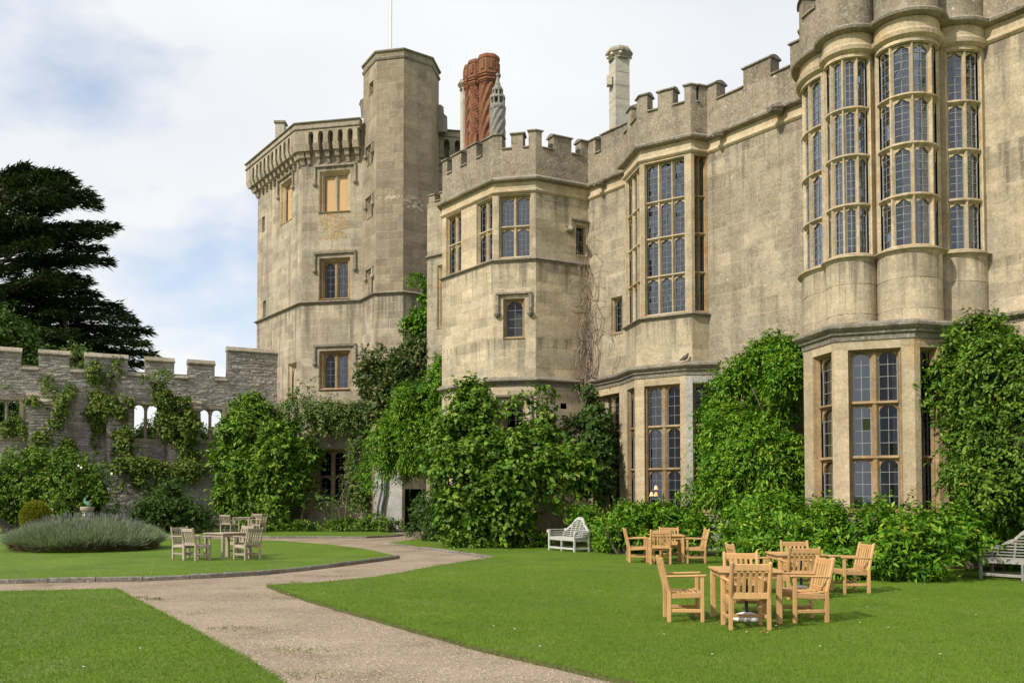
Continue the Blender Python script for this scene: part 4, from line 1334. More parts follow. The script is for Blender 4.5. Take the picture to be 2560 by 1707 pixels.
# orange lichen under the top window, pale repair patches on the turret
def flakes(name, L, x0, x1, y0, y1, n, mat, sz):
    mb = MB()
    ua, za = L.uz(x0, y1)
    ub, zb = L.uz(x1, y0)
    for _ in range(n):
        a, b = random.random(), random.random()
        if random.random() > 0.62 - 1.1 * ((a - 0.5) ** 2 + 0.6 * (b - 0.6) ** 2) + 0.30 * sin(a * 7 + 2 * b) * cos(b * 9 + a):
            continue
        u, z = ua + (ub - ua) * a, za + (zb - za) * b
        k = random.randint(5, 7)
        r = sz * random.uniform(0.4, 1.3)
        ph = random.random() * 6
        ring = [(u + r * random.uniform(0.6, 1.2) * cos(ph + 2 * pi * i / k), z + r * random.uniform(0.5, 1.1) * sin(ph + 2 * pi * i / k)) for i in range(k)]
        mb.add([L.map(p, 0.010, q) for p, q in ring] + [L.map(u, 0.016, z)], [(i, (i + 1) % k, k) for i in range(k)])
    mb.build(name, mat, T.root, kind='stuff')
flakes('lichen', e2, 800, 872, 532, 600, 900, M['lichen_orange'], 0.038)
flakes('lichen', e2, 806, 866, 622, 634, 90, M['lichen_orange'], 0.045)
flakes('repair_patch', tr, 1012, 1058, 498, 520, 220, M['mortar'], 0.07)
flakes('repair_patch', tf, 946, 1000, 488, 500, 100, M['mortar'], 0.05)
T.finish()
# low link between tower and range, with a battlemented top
K = Building(thing('link_wing', 'narrow stone wing with a tall boarded recess, squeezed between turret and octagonal bay tower', 'castle wing', (-3.6, 42, 0)))
lk = Line([at(1068, 600, 43.5).xy, at(1125, 600, 42.5).xy])
r = wpx(lk, 1092, 1108, 662, 820)
window(K, lk, *r, 1, 1, 'flat', rec=0.25, mat='golden', fill='board', splay=0.12)
zl = zat(515, 43)
K.wall(lk, 0, zl, M['render_wall'], M['render_wall'], ch=0.4)
K.run('string_course', lk, STRING(zat(637, 43), 0.14, 0.3), M['ledge'])
crenels(K, lk, zl, zl + 0.25, zl + 0.75, [(0.1, 0.5), (0.9, 1.3)], 'parapet', 'ledge')
K.finish()

# ------------------------------------------------------------------ ruined curtain wall on the left
ZCW = zat(868, 44.8)
cw0, cw1 = at(-2, 868, 44.8).xy, at(700, 916, 51.3).xy
cdir = (cw1 - cw0).normalized()
cwl = Line([cw0 - cdir * 4, cw1])
W = Building(thing('curtain_wall', 'long ruined grey rubble curtain wall with crenellations, open two-light windows and ivy, running left from the tower', 'castle wall', (-19, 48, 0)))
cf = lambda x0, x1, y0, y1: wpx(cwl, x0, x1, y0, y1)
ledge_z = 3.35
def opening(L, u0, u1, z0, z1):
    L.holes.append((u0, u1, z0, z1))
    mb = MB()
    D = -0.45
    m = (u0 + u1) / 2
    for a, b in ((u0, m), (m, u1)):
        l0, l1 = a + (0.07 if a == m else 0.04), b - (0.07 if b == m else 0.04)
        pts = head_curve('round', l0, l1, z1 - 0.04, 0.34, 12)
        for (ua, za), (ub, zb) in zip(pts, pts[1:]):
            mb.quad(L.map(ua, -0.1, za), L.map(ub, -0.1, zb), L.map(ub, -0.1, z1), L.map(ua, -0.1, z1))
            mb.quad(L.map(ua, -0.24, za), L.map(ub, -0.24, zb), L.map(ub, -0.1, zb), L.map(ua, -0.1, za))
            mb.quad(L.map(ua, -0.24, za), L.map(ub, -0.24, zb), L.map(ub, -0.24, z1), L.map(ua, -0.24, z1))
    prism_l(mb, L, [(m - 0.075, -0.26), (m + 0.075, -0.26), (m + 0.075, -0.14), (m + 0.03, -0.05), (m - 0.03, -0.05), (m - 0.075, -0.14)], z0, z1)
    for a, b in ((u0 - 0.12, u0 + 0.07), (u1 - 0.07, u1 + 0.12)):
        box_l(mb, L, a, b, -0.32, 0.03, z0 - 0.1, z1 + 0.16)
    box_l(mb, L, u0 + 0.071, u1 - 0.071, -0.32, 0.025, z1 - 0.02, z1 + 0.16)
    box_l(mb, L, u0 - 0.1, u1 + 0.1, -0.4, 0.06, z0 - 0.2, z0)
    mb.build('window', M['coping'], W.root)
for x0, x1, y0, y1 in ((-22, 52, 998, 1090), (332, 397, 1010, 1096), (494, 558, 1022, 1100)):
    opening(cwl, *cf(x0, x1, y0, y1))
zcr = ZCW - 1.08
mb = MB()
for a, b, c, d in rect_minus(0, cwl.L, 0, zcr, cwl.holes):
    for off, rev in ((0.0, 0), (-0.45, 1)):
        mb.quad(cwl.map(a, off, c), cwl.map(b, off, c), cwl.map(b, off, d), cwl.map(a, off, d))
for H in cwl.holes:
    for u in H[:2]:
        mb.quad(cwl.map(u, 0, H[2]), cwl.map(u, -0.45, H[2]), cwl.map(u, -0.45, H[3]), cwl.map(u, 0, H[3]))
    for z in H[2:]:
        mb.quad(cwl.map(H[0], 0, z), cwl.map(H[1], 0, z), cwl.map(H[1], -0.45, z), cwl.map(H[0], -0.45, z))
mb.quad(cwl.map(0, 0, zcr), cwl.map(cwl.L, 0, zcr), cwl.map(cwl.L, -0.45, zcr), cwl.map(0, -0.45, zcr))
mb.build('wall', M['rubble_joint'], W.root)
def rubble(B, L, u0, u1, z0, z1, ch=0.14, wr=(0.14, 0.46), proud=(0.003, 0.022)):
    z = z0
    while z < z1 - 0.03:
        h = min(ch * random.uniform(0.55, 1.6), z1 - z)
        u = u0
        while u < u1 - 0.04:
            w = min(random.uniform(*wr), u1 - u)
            if not any(u + w > H[0] - 0.1 and u < H[1] + 0.1 and z + h > H[2] - 0.15 and z < H[3] + 0.1 for H in L.holes):
                B.block(L, u, u + w, z + random.uniform(-0.02, 0.02), z + h + random.uniform(-0.02, 0.02), random.uniform(*proud), M['rubble'], 0.008, 0.018)
            u += w
        z += h
rubble(W, cwl, 2, cwl.L, ledge_z - 0.2, zcr)
mers = [(-60, 54), (97, 174), (213, 320), (364, 436), (471, 537)]
last = 0.0
def cw_cope(a, b, z, par, h=0.29):
    mb = MB()
    u = a
    while u < b - 0.02:
        w = min(random.uniform(0.5, 1.0), b - u)
        j = random.uniform(-0.015, 0.015)
        mb2 = MB()
        sweep(mb2, cwl.sub(u + 0.006, u + w - 0.006), [(0.10 + j, z), (0.11 + j, z + 0.07), (-0.18, z + h), (-0.28, z + h), (-0.55, z + 0.07), (-0.55, z)])
        mb2.build('coping_stone', M['coping'], par)
        u += w
for x0, x1 in mers:
    a, b = max(cwl.u_at(x0, ZCW), 0.0), cwl.u_at(x1, ZCW)
    mb = MB()
    sweep(mb, cwl.sub(a, b), [(0, zcr), (0, ZCW - 0.22), (-0.45, ZCW - 0.22), (-0.45, zcr)])
    o = mb.build('merlon', M['rubble_joint'], W.root)
    rubble(W, cwl, a, b, zcr, ZCW - 0.22)
    cw_cope(a - 0.04, b + 0.04, ZCW - 0.22, o)
    if a - last > 0.1:
        cw_cope(last, a, zcr, W.root)
    last = b
a, b = cwl.u_at(569, ZCW + 1), cwl.L
zk = zat(866, cwl.map(a, 0, 0).y)
mb = MB()
sweep(mb, cwl.sub(a, b), [(0, zcr), (0, zk - 0.25), (-0.45, zk - 0.25), (-0.45, zcr)])
o = mb.build('merlon', M['rubble_joint'], W.root)
rubble(W, cwl, a, b, zcr, zk - 0.25)
cw_cope(a - 0.04, b, zk - 0.25, o)
cw_cope(last, a, zcr, W.root)
# buttress-like bays with sloping caps
for x0, x1, y1 in ((72, 168, 990), (268, 330, 996), (420, 500, 1006), (590, 690, 1020)):
    L = Line([cwl.map(0, 0.75, 0).xy, cwl.map(cwl.L, 0.75, 0).xy])
    a, b = L.u_at(x0, 5), L.u_at(x1, 5)
    z1 = zat(y1 + 16, L.map(a, 0, 0).y)
    mb = MB()
    box_l(mb, cwl, a, b, -0.05, 0.75, ledge_z - 0.3, z1)
    o = mb.build('buttress', M['rubble_joint'], W.root)
    rubble(W, L, a + 0.02, b - 0.02, ledge_z - 0.2, z1 - 0.02, proud=(0.01, 0.04))
    for u, sgn in ((a, 1), (b, -1)):                    # dressed corner stones and side stones
        side = Line([cwl.map(u, 0.0, 0).xy, cwl.map(u, 0.75, 0).xy] if sgn > 0 else [cwl.map(u, 0.75, 0).xy, cwl.map(u, 0.0, 0).xy])
        z = ledge_z - 0.2
        while z < z1 - 0.1:
            h = random.uniform(0.16, 0.34)
            W.block(side, 0.02, 0.74, z, min(z + h, z1 - 0.01), 0.03, M['coping'], 0.008, 0.01)
            z += h
    mb = MB()
    mb.hexa([cwl.map(a - 0.1, 0.0, z1), cwl.map(b + 0.1, 0.0, z1), cwl.map(b + 0.1, 0.92, z1 - 0.06), cwl.map(a - 0.1, 0.92, z1 - 0.06), cwl.map(a - 0.1, 0.0, z1 + 0.5), cwl.map(b + 0.1, 0.0, z1 + 0.5), cwl.map(b + 0.1, 0.92, z1 + 0.08), cwl.map(a - 0.1, 0.92, z1 + 0.08)])
    mb.build('cap', M['coping'], o)
    mb = MB()
    mb.hexa([cwl.map(a - 0.15, 0.0, z1 + 0.34), cwl.map(b + 0.15, 0.0, z1 + 0.34), cwl.map(b + 0.15, 0.5, z1 + 0.28), cwl.map(a - 0.15, 0.5, z1 + 0.28), cwl.map(a - 0.15, 0.0, z1 + 0.6), cwl.map(b + 0.15, 0.0, z1 + 0.6), cwl.map(b + 0.15, 0.5, z1 + 0.4), cwl.map(a - 0.15, 0.5, z1 + 0.4)])
    mb.build('cap', M['coping'], o)
W.finish()
V = Building(thing('terrace_wall', 'low grey rubble terrace wall with an overgrown ledge at the foot of the ruined curtain wall', 'wall', (-18, 46.5, 0)))
lwl = Line([cwl.map(0, 1.7, 0).xy, cwl.map(cwl.L - 0.6, 1.7, 0).xy])
mb = MB()
mb.hexa([cwl.map(0, 0.0, -0.05), cwl.map(cwl.L - 0.6, 0.0, -0.05), lwl.map(lwl.L, 0, -0.05), lwl.map(0, 0, -0.05), cwl.map(0, 0.0, ledge_z), cwl.map(cwl.L - 0.6, 0.0, ledge_z), lwl.map(lwl.L, 0, ledge_z), lwl.map(0, 0, ledge_z)])
mb.build('wall', M['rubble_joint'], V.root)
rubble(V, lwl, 2, lwl.L, 0, ledge_z - 0.12, ch=0.15)
V.run('ledge', lwl, [(0.09, ledge_z - 0.12), (0.12, ledge_z - 0.04), (0.0, ledge_z + 0.06), (-1.6, ledge_z + 0.1), (-1.6, ledge_z - 0.12)], M['ledge'])
V.finish()

# ------------------------------------------------------------------ chimneys, pinnacle, flagpole
def brick_chimney():
    t = thing('brick_chimney', 'ornate twin red brick chimney stack with spiral and zigzag moulding behind the battlements', 'chimney', at(1215, 360, 41))
    def shaft(x, y0, y1, D, r, twist, dark=1):
        c0 = at(x, y1, D)
        h = at(x, y0, D).z - c0.z
        hs = h * 0.66
        mb = MB()
        n = 48
        mb.lathe(c0 + Vector((0, 0, -5)), [(r * 0.88, z * hs / 20 + (0 if z == 0 else 5 * 1)) if z else (r * 0.9, 0) for z in range(21)], n, twist, 0.12, 8)
        mb.build('shaft', M['brick'], t)
        mb = MB()
        z = hs
        prof = [(0.84, 0.0), (0.95, 0.0), (0.95, 0.05), (1.06, 0.05), (1.06, 0.10), (1.16, 0.10), (1.16, 0.17), (1.06, 0.17), (1.06, 0.22), (1.2, 0.22), (1.2, 0.30), (1.3, 0.30), (1.3, 0.36), (1.14, 0.38), (1.14, 0.86), (1.2, 0.86), (1.2, 0.93), (1.12, 1.0)]
        mb.lathe(c0 + Vector((0, 0, z)), [(r * a, b * (h - hs)) for a, b in prof], 8, a0=pi / 8 + 0.2)
        mb.build('cap', M['brick'], t)
        for k in range(8):
            a = pi / 4 * k + 0.2
            cc = c0 + Vector((cos(a) * r * 1.06, sin(a) * r * 1.06, z + 0.62 * (h - hs)))
            mb = MB()
            e = Vector((-sin(a), cos(a), 0)) * r * 0.2
            w = Vector((cos(a), sin(a), 0)) * 0.05
            v = Vector((0, 0, 0.16 * (h - hs)))
            mb.hexa([cc - e - v, cc + e - v, cc + e - v + w, cc - e - v + w, cc - e + v, cc + e + v, cc + e + v + w, cc - e + v + w])
            mb.build('panel', M['brick'], t)
    shaft(1221, 145, 350, 41.0, 0.45, 1.1)
    shaft(1193, 158, 350, 42.0, 0.42, -1.4)
    shaft(1178, 168, 350, 43.0, 0.33, 1.4)
    return t
brick_chimney()
def pale_chimney(x0, x1, yt, yb, D, label, cap=True):
    c = at((x0 + x1) / 2, yb, D)
    h = at(0, yt, D).z - c.z
    r = (x1 - x0) / 2 * D / FPX
    t = thing('stone_chimney', label, 'chimney', c)
    mb = MB()
    mb.lathe(c + Vector((0, 0, -2)), [(r * 1.12, 0), (r * 1.12, h * 0.86 + 2)], 4, a0=pi / 4 + 0.32)
    mb.build('shaft', M['pale_stone'], t)
    mb = MB()
    mb.lathe(c, [(r, h * 0.83), (r * 1.12, h * 0.835), (r * 1.12, h * 0.85), (r * 1.02, h * 0.86), (r * 1.35, h * 0.92), (r * 1.42, h * 0.925), (r * 1.42, h * 0.955), (r * 1.2, h), (r * 0.9, h)], 8, a0=pi / 8 + 0.32)
    mb.build('cap', M['coping'], t)
    if cap:
        for k in (0, 2, 4, 5, 6):
            a = k * pi / 4
            mb = MB()
            e = c + Vector((cos(a) * r * 1.16, sin(a) * r * 1.16, h * 0.895))
            mb.lathe(e, [(0.02, -0.08), (0.075, -0.04), (0.075, 0.04), (0.02, 0.08)], 8)
            mb.build('boss', M['pale_stone'], t)
        mb = MB()
        mb.box((c.x - r * 1.05, c.y - 0.1, c.z + h * 0.52), (0.10, 0.14, 0.2))
        mb.build('bracket', M['pale_stone'], t)
        for z in (0.22, 0.42, 0.62):
            mb = MB()
            mb.lathe(c, [(r * 1.12 + 0.008, h * z), (r * 1.12 + 0.008, h * z + 0.02)], 4, a0=pi / 4 + 0.32)
            mb.build('joint', M['coping'], t)
    return t
pale_chimney(1524, 1573, 127, 292, 37, 'tall pale cream octagonal stone chimney with wide cap, above battlements right of the bay tower')
pale_chimney(1150, 1182, 205, 340, 47, 'narrow pale stone chimney half hidden behind the red brick chimney stack', False)
t = thing('pinnacle', 'grey twisted stone pinnacle with openwork lantern and pointed finial, before the brick chimney', 'pinnacle', at(1244, 355, 39))
c = at(1244, 360, 39)
zz = lambda y: zat(y, 39) - c.z
mb = MB()
mb.lathe(c + Vector((0, 0, -2.5)), [(0.34, 0)] + [(0.335, 2.5 + zz(275) * k / 16) for k in range(17)], 48, 1.6, 0.07, 8)
mb.build('shaft', M['grey_carved'], t)
mb = MB()
mb.lathe(c, [(0.36, zz(275)), (0.37, zz(270)), (0.33, zz(264)), (0.1, zz(264))], 16)
mb.build('collar', M['grey_carved'], t)
for k in range(8):
    a = pi / 4 * k + 0.2
    for rr, y0, y1, nm in ((0.29, 266, 244, 'post'), (0.2, 244, 226, 'upper_post')):
        mb = MB()
        mb.lathe(c + Vector((cos(a) * rr, sin(a) * rr, 0)), [(0.05, zz(y0)), (0.04, zz((y0 + y1) / 2)), (0.05, zz(y1)), (0.015, zz(y1 - 6))], 6)
        mb.build(nm, M['grey_carved'], t)
mb = MB()
mb.lathe(c, [(0.34, zz(248)), (0.34, zz(243)), (0.22, zz(241)), (0.12, zz(248))], 16)
mb.lathe(c, [(0.25, zz(229)), (0.25, zz(225)), (0.14, zz(216)), (0.035, zz(193)), (0.08, zz(190)), (0.085, zz(187)), (0.03, zz(184))], 12)
mb.build('spire', M['grey_carved'], t)
t = thing('flagpole', 'bare white flagpole rising from the roof behind the octagonal turret', 'flagpole', at(977, 130, 50))
c = at(977, 130, 50)
mb = MB()
mb.tube([c + Vector((0, 0, -3)), (c.x, c.y, zat(-60, 50))], [0.075, 0.06], 8)
mb.build('pole', M['white'], t)
mb = MB()
mb.tube([c + Vector((-0.16, 0, -3)), (c.x - 0.12, c.y, zat(-60, 50))], 0.012, 4)
mb.build('halyard', M['white'], t)
t = thing('stone_block', 'small stone block standing on the tower parapet left of its corner', 'parapet block', at(702, 335, 50.5))
mb = MB()
c = at(702, 325, 50.5)
mb.hexa([c + Vector((x * 0.25, y * 0.25, z)) for z in (-0.8, 0.3) for x, y in ((-1, -1), (1, -1), (1, 1), (-1, 1))])
mb.build('block', M['pale_stone'], t)
mb = MB()
mb.hexa([c + Vector((x * 0.32, y * 0.32, z)) for z in (0.3, 0.42) for x, y in ((-1, -1), (1, -1), (1, 1), (-1, 1))])
mb.build('slab', M['coping'], t)

# ------------------------------------------------------------------ foliage
def leaf_mesh(name, base, direc, nrm, ln, wd, mat, parent, fold=0.25, **kw):
    """Leaves as folded four-cornered blades; base, direc, nrm: (n, 3) arrays, ln, wd: (n,)."""
    n = len(base)
    d = direc / np.maximum(np.linalg.norm(direc, axis=1, keepdims=True), 1e-6)
    side = np.cross(d, nrm)
    side /= np.maximum(np.linalg.norm(side, axis=1, keepdims=True), 1e-6)
    up = np.cross(side, d)
    l, w = ln[:, None], wd[:, None]
    mid = base + d * l * 0.45 + up * w * fold
    V = np.empty((n, 4, 3), np.float32)
    V[:, 0] = base
    V[:, 1] = mid + side * w * 0.5
    V[:, 2] = base + d * l - up * w * fold * 0.8
    V[:, 3] = mid - side * w * 0.5
    off = np.array(origin_of(parent) if parent is not None else (0, 0, 0), np.float32)
    V = (V - off).reshape(-1, 3)
    me = bpy.data.meshes.new(name)
    me.vertices.add(n * 4)
    me.vertices.foreach_set('co', V.ravel())
    me.loops.add(n * 4)
    me.loops.foreach_set('vertex_index', np.arange(n * 4, dtype=np.int32))
    me.polygons.add(n)
    me.polygons.foreach_set('loop_start', np.arange(0, n * 4, 4, dtype=np.int32))
    me.update(calc_edges=True)
    me.validate()
    me.materials.append(mat)
    return link_mesh(name, me, parent, **kw)
def unit(n):
    v = rng.normal(size=(n, 3))
    return v / np.linalg.norm(v, axis=1, keepdims=True)
def lumps(d, seed, k=5, f=3.0):
    r = np.random.default_rng(seed)
    out = np.zeros(len(d))
    for i in range(k):
        a = r.normal(size=3) * f * (1 + 0.5 * i)
        out += np.sin(d @ a + r.uniform(0, 6.28)) / (1 + 0.6 * i)
    return out / 2.0
def vnoise(P, seed, wl):
    r = np.random.default_rng(seed)
    o = np.zeros(len(P))
    for i in range(7):
        k = r.normal(size=3)
        k *= 2 * pi / wl / np.linalg.norm(k) * r.uniform(0.6, 1.9)
        o += np.sin(P @ k + r.uniform(0, 6.28))
    return o / 2.6
def blob_points(blobs, n, fill=0.3, rough=0.16, gap=1.0, thr=-0.2, lump=0.3, split=True):
    """Points and outward directions on and under the lumpy skins of ellipsoids (centre, radii)."""
    big = []
    for b in blobs:
        if split and min(b[3], b[5]) > 0.42:
            K = int(min(13, 6 + 2.2 * b[3] * b[5]))
            r = np.array(b[3:6])
            for d in unit(K * 4):
                if d[1] < 0.35 and d[2] > -0.75 and K > 0:
                    K -= 1
                    s = random.uniform(0.30, 0.46)
                    e = np.array(b[:3]) + d * r * random.uniform(0.60, 0.80)
                    big.append((*e, r[0] * s, max(r[1] * s, 0.2), r[2] * s * random.uniform(0.75, 1.0)))
            big.append((*b[:3], *(r * 0.74)))
        else:
            big.append(b)
    blobs = big
    wts = np.array([b[3] * b[5] + b[3] * b[4] + b[4] * b[5] for b in blobs])
    cnt = rng.multinomial(n, wts / wts.sum())
    P, O = [], []
    for q, (b, m) in enumerate(zip(blobs, cnt)):
        c, r = np.array(b[:3]), np.array(b[3:6])
        m = int(m * 1.75)
        d = unit(m * 2)
        keep = (d[:, 1] < 0.45) & (d[:, 2] > -0.85)
        d = d[keep][:m]
        s = 1 + rough * lumps(d, 11 + q * 7 + int(abs(c[0]) * 10), 6, 2.6)
        t = np.where(rng.random(len(d)) < fill, rng.uniform(0.55, 0.95, len(d)), rng.normal(1.0, 0.05, len(d)))
        P.append(c + d * r * (s * t)[:, None])
        o = d / r
        O.append(o / np.linalg.norm(o, axis=1, keepdims=True))
    P, O = np.concatenate(P), np.concatenate(O)
    if gap:
        v = vnoise(P, 5, gap) + 0.5 * vnoise(P, 6, gap * 0.45)
        P = P + O * (v * lump * gap)[:, None] * 0.6
        k = v + rng.normal(0, 0.12, len(P)) > thr
        P, O = P[k], O[k]
    return P, O
def sprigs(P, O, per, length, ll, lw, droop=0.15, spread=0.9, upw=0.35):
    """Each point carries a short shoot with PER leaves along it."""
    n = len(P)
    ax = O * 0.8 + np.array([0, 0, upw]) + rng.normal(size=(n, 3)) * 0.45
    ax /= np.linalg.norm(ax, axis=1, keepdims=True)
    B, D, N, L, Wd = [], [], [], [], []
    sl = rng.uniform(0.5, 1.3, n) + (rng.random(n) < 0.08) * rng.uniform(0.4, 1.2, n)
    for k in range(per):
        t = (k + 0.5) / per
        side = rng.normal(size=(n, 3))
        side -= ax * np.sum(side * ax, axis=1, keepdims=True)
        side /= np.linalg.norm(side, axis=1, keepdims=True)
        base = P + ax * (t * length * sl)[:, None] + np.array([0, 0, -1]) * (droop * t * t * length)
        dr = ax * (0.35 + 0.5 * t) + side * spread + np.array([0, 0, -droop * 1.5])
        nr = np.array([0, 0, 0.8]) + O * 0.7 + rng.normal(size=(n, 3)) * 0.4
        s = rng.uniform(0.65, 1.25, n)
        B.append(base); D.append(dr); N.append(nr); L.append(ll * s); Wd.append(lw * s)
    return [np.concatenate(q) for q in (B, D, N, L, Wd)]
def pblob(x, y, rx, ry, D, dep):
    c = at(x, y, D)
    k = D / FPX
    return (c.x, c.y, c.z, rx * k, dep, ry * k)
def plant(name, label, cat, blobs, n, per, ll, lw, mat, length=0.3, droop=0.15, stems=None, group=None, loc=None, rough=0.16, fill=0.35, spread=0.9, upw=0.35, extra=None, zmin=0.02, stem_mat='bark', gap=1.0, thr=-0.2, lump=0.3):
    c = blobs[0]
    t = thing(name, label, cat, loc or (c[0], c[1], 0), group)
    P, O = blob_points(blobs, n, fill, rough, gap, thr, lump)
    k = P[:, 2] > zmin
    a = sprigs(P[k], O[k], per, length, ll, lw, droop, spread, upw)
    kk = a[0][:, 2] > zmin
    a = [q[kk] for q in a]
    leaf_mesh('foliage', *a, M[mat], t, kind='stuff')
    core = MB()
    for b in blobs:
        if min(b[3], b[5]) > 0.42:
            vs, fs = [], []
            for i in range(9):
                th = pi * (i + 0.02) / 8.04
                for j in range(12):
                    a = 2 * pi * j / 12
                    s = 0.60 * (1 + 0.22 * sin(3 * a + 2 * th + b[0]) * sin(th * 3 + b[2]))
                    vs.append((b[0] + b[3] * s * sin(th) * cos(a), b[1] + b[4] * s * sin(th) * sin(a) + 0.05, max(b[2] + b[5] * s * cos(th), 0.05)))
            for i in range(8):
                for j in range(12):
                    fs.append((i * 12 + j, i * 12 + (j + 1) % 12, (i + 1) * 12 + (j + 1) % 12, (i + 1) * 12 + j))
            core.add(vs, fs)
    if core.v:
        core.build('shade_core', M['inner'], t)  # added opaque dark core that makes the hollows of the plant read shaded
    for pts, r in stems or []:
        mb = MB()
        mb.tube(pts, r, 6)
        mb.build('stem', M[stem_mat], t)
    if extra:
        extra(t)
    return t
def stems_fan(c, top, n, spread, r0=0.05):
    out = []
    for i in range(n):
        a = random.uniform(-1, 1)
        b = Vector((c[0] + a * spread * 0.25, c[1] + random.uniform(0, 0.3), 0))
        m = b.lerp(Vector(top), 0.5) + Vector((a * spread * 0.5, 0, random.uniform(-0.2, 0.2)))
        e = Vector(top) + Vector((a * spread, random.uniform(-0.2, 0.2), random.uniform(-0.3, 0.3)))
        out.append(([b, b.lerp(m, 0.5) + Vector((random.uniform(-.08, .08), 0, 0)), m, e], [r0, r0 * 0.85, r0 * 0.6, r0 * 0.25]))
    return out
def along(pts, D, w, dep, step=18):
    """Flat chains of small blobs along pixel paths: climbers on a wall at depth D (number or one per point)."""
    out = []
    for (x0, y0, w0), (x1, y1, w1) in zip(pts, pts[1:]):
        n = max(1, int(hypot(x1 - x0, y1 - y0) / step))
        for i in range(n):
            t = (i + random.random() * 0.6) / n
            ww = w0 + (w1 - w0) * t
            x, y = x0 + (x1 - x0) * t + random.gauss(0, ww * 0.25), y0 + (y1 - y0) * t
            d = D(x, y) if callable(D) else D
            out.append(pblob(x, y, ww * random.uniform(0.6, 1.2) * w, ww * random.uniform(0.6, 1.2) * w, d, dep))
    return out
cwD = lambda x, y: (lambda u: cwl.map(u, 0.14, 0).y)(cwl.u_at(x, 5))
buD = lambda x, y: cwD(x, y) - 0.8
lwD = lambda x, y: cwD(x, y) - 1.75
D = lambda L, x, y, off: L.map(L.uz(x, y)[0], off, 0).y

for P_, D_ in FR:
    leaf_mesh('grass_fringe', P_, D_, unit(len(P_)), rng.uniform(0.025, 0.075, len(P_)), np.full(len(P_), 0.007), M['blade'], None, kind='stuff')
# weeds on the gravel
P_ = []
for x, y, r_, m in ((1180, 1385, 0.12, 60), (840, 1440, 0.2, 40), (385, 1497, 0.10, 60), (352, 1493, 0.07, 40), (555, 1570, 0.25, 90), (690, 1690, 0.3, 90), (765, 1625, 0.2, 60), (520, 1440, 0.5, 160), (650, 1432, 0.3, 100), (760, 1415, 0.3, 80), (740, 1455, 0.1, 40), (700, 1495, 0.25, 60), (1150, 1590, 0.3, 40), (420, 1530, 0.3, 60)):
    g_ = atz(x, y, -0.05)
    for _ in range(m):
        P_.append((g_.x + random.gauss(0, r_), g_.y + random.gauss(0, r_ * 0.5), -0.055))
P_ = np.array(P_)
leaf_mesh('path_weeds', P_, unit(len(P_)) * 0.8 + np.array([0, 0, 0.7]), unit(len(P_)), rng.uniform(0.02, 0.07, len(P_)), np.full(len(P_), 0.012), M['l_ivy'], None, kind='stuff')
# --- against the curtain wall and tower
plant('evergreen_shrub', 'large rounded shrub with lime green young leaves where the curtain wall meets the tower', 'shrub',
      [pblob(624, 1086, 62, 52, 48.0, 1.2), pblob(708, 1128, 70, 76, 47.0, 1.1), pblob(640, 1210, 85, 80, 47.0, 1.2), pblob(570, 1140, 36, 30, 47.6, 0.8), pblob(650, 1262, 75, 52, 46.8, 1.1), pblob(735, 1200, 34, 75, 47.0, 0.8), pblob(595, 1185, 40, 55, 47.0, 0.8)],
      3400, 8, 0.30, 0.105, 'l_lime', 0.42, 0.35, upw=0.5, rough=0.2, stems=stems_fan(at(650, 1320, 47.2), at(650, 1200, 47.3), 6, 1.2))
plant('dark_shrub', 'low dark green spreading shrub at the foot of the terrace wall behind the lavender', 'shrub',
      [pblob(420, 1272, 62, 50, 43, 1.1), pblob(480, 1290, 60, 36, 43.5, 1.0), pblob(385, 1290, 45, 36, 42.5, 0.9), pblob(430, 1235, 35, 35, 43.8, 0.7)], 1600, 7, 0.14, 0.07, 'l_dark', 0.28, 0.2, stems=stems_fan(at(430, 1320, 43), at(430, 1270, 43), 4, 1.0))
def white_roses(t):
    for x, y in ((196, 1163), (203, 1168), (279, 1183)):
        c = at(x, y, 42.2)
        mb = MB()
        for k in range(7):
            a = 2 * pi * k / 7
            e = Vector((cos(a), -0.35, sin(a))) * 0.065
            f = Vector((-sin(a), 0, cos(a))) * 0.035
            mb.quad(c, c + e * 0.6 + f, c + e, c + e * 0.6 - f)
        mb.build('rose_bloom', M['l_white'], t)
plant('rose_hedge', 'broad dark rose thicket with a few white blooms against the terrace wall at far left', 'rose bush',
      [pblob(90, 1215, 95, 90, 43.2, 1.3), pblob(180, 1200, 85, 80, 43.3, 1.2), pblob(30, 1260, 70, 70, 42.6, 1.2), pblob(130, 1280, 90, 55, 42.3, 1.1), pblob(235, 1235, 55, 70, 43.4, 1.0), pblob(60, 1170, 70, 35, 43.6, 0.8), pblob(-30, 1230, 60, 80, 42.6, 1.2)],
      3000, 8, 0.13, 0.07, 'l_mid', 0.32, 0.25, extra=white_roses, rough=0.25, stems=stems_fan(at(130, 1330, 43), at(130, 1230, 43), 5, 1.6))
def ivy(label, paths, Df, n, mat='l_ivy', ll=0.13, lw=0.10, name='ivy', dep=0.10, cat='climber'):
    bl = []
    for p in paths:
        bl += along(p, Df, 1.0, dep)
    stems = []
    for p in paths:
        stems.append(([at(x, y, (Df(x, y) if callable(Df) else Df) + 0.03) for x, y, w in p], 0.02))
    return plant(name, label, cat, bl, n, 6, ll, lw, mat, 0.22, 0.3, fill=0.2, loc=(bl[0][0], bl[0][1], 0), stems=stems)
ivy('ivy running up the curtain wall in a thin fork between the second and third merlon', [[(230, 900, 9), (240, 950, 10), (235, 1010, 16), (245, 1060, 14), (250, 1120, 8)], [(295, 905, 5), (280, 945, 8), (265, 990, 9), (250, 1030, 12)], [(212, 970, 8), (225, 1010, 14), (235, 1050, 12)]], cwD, 700)
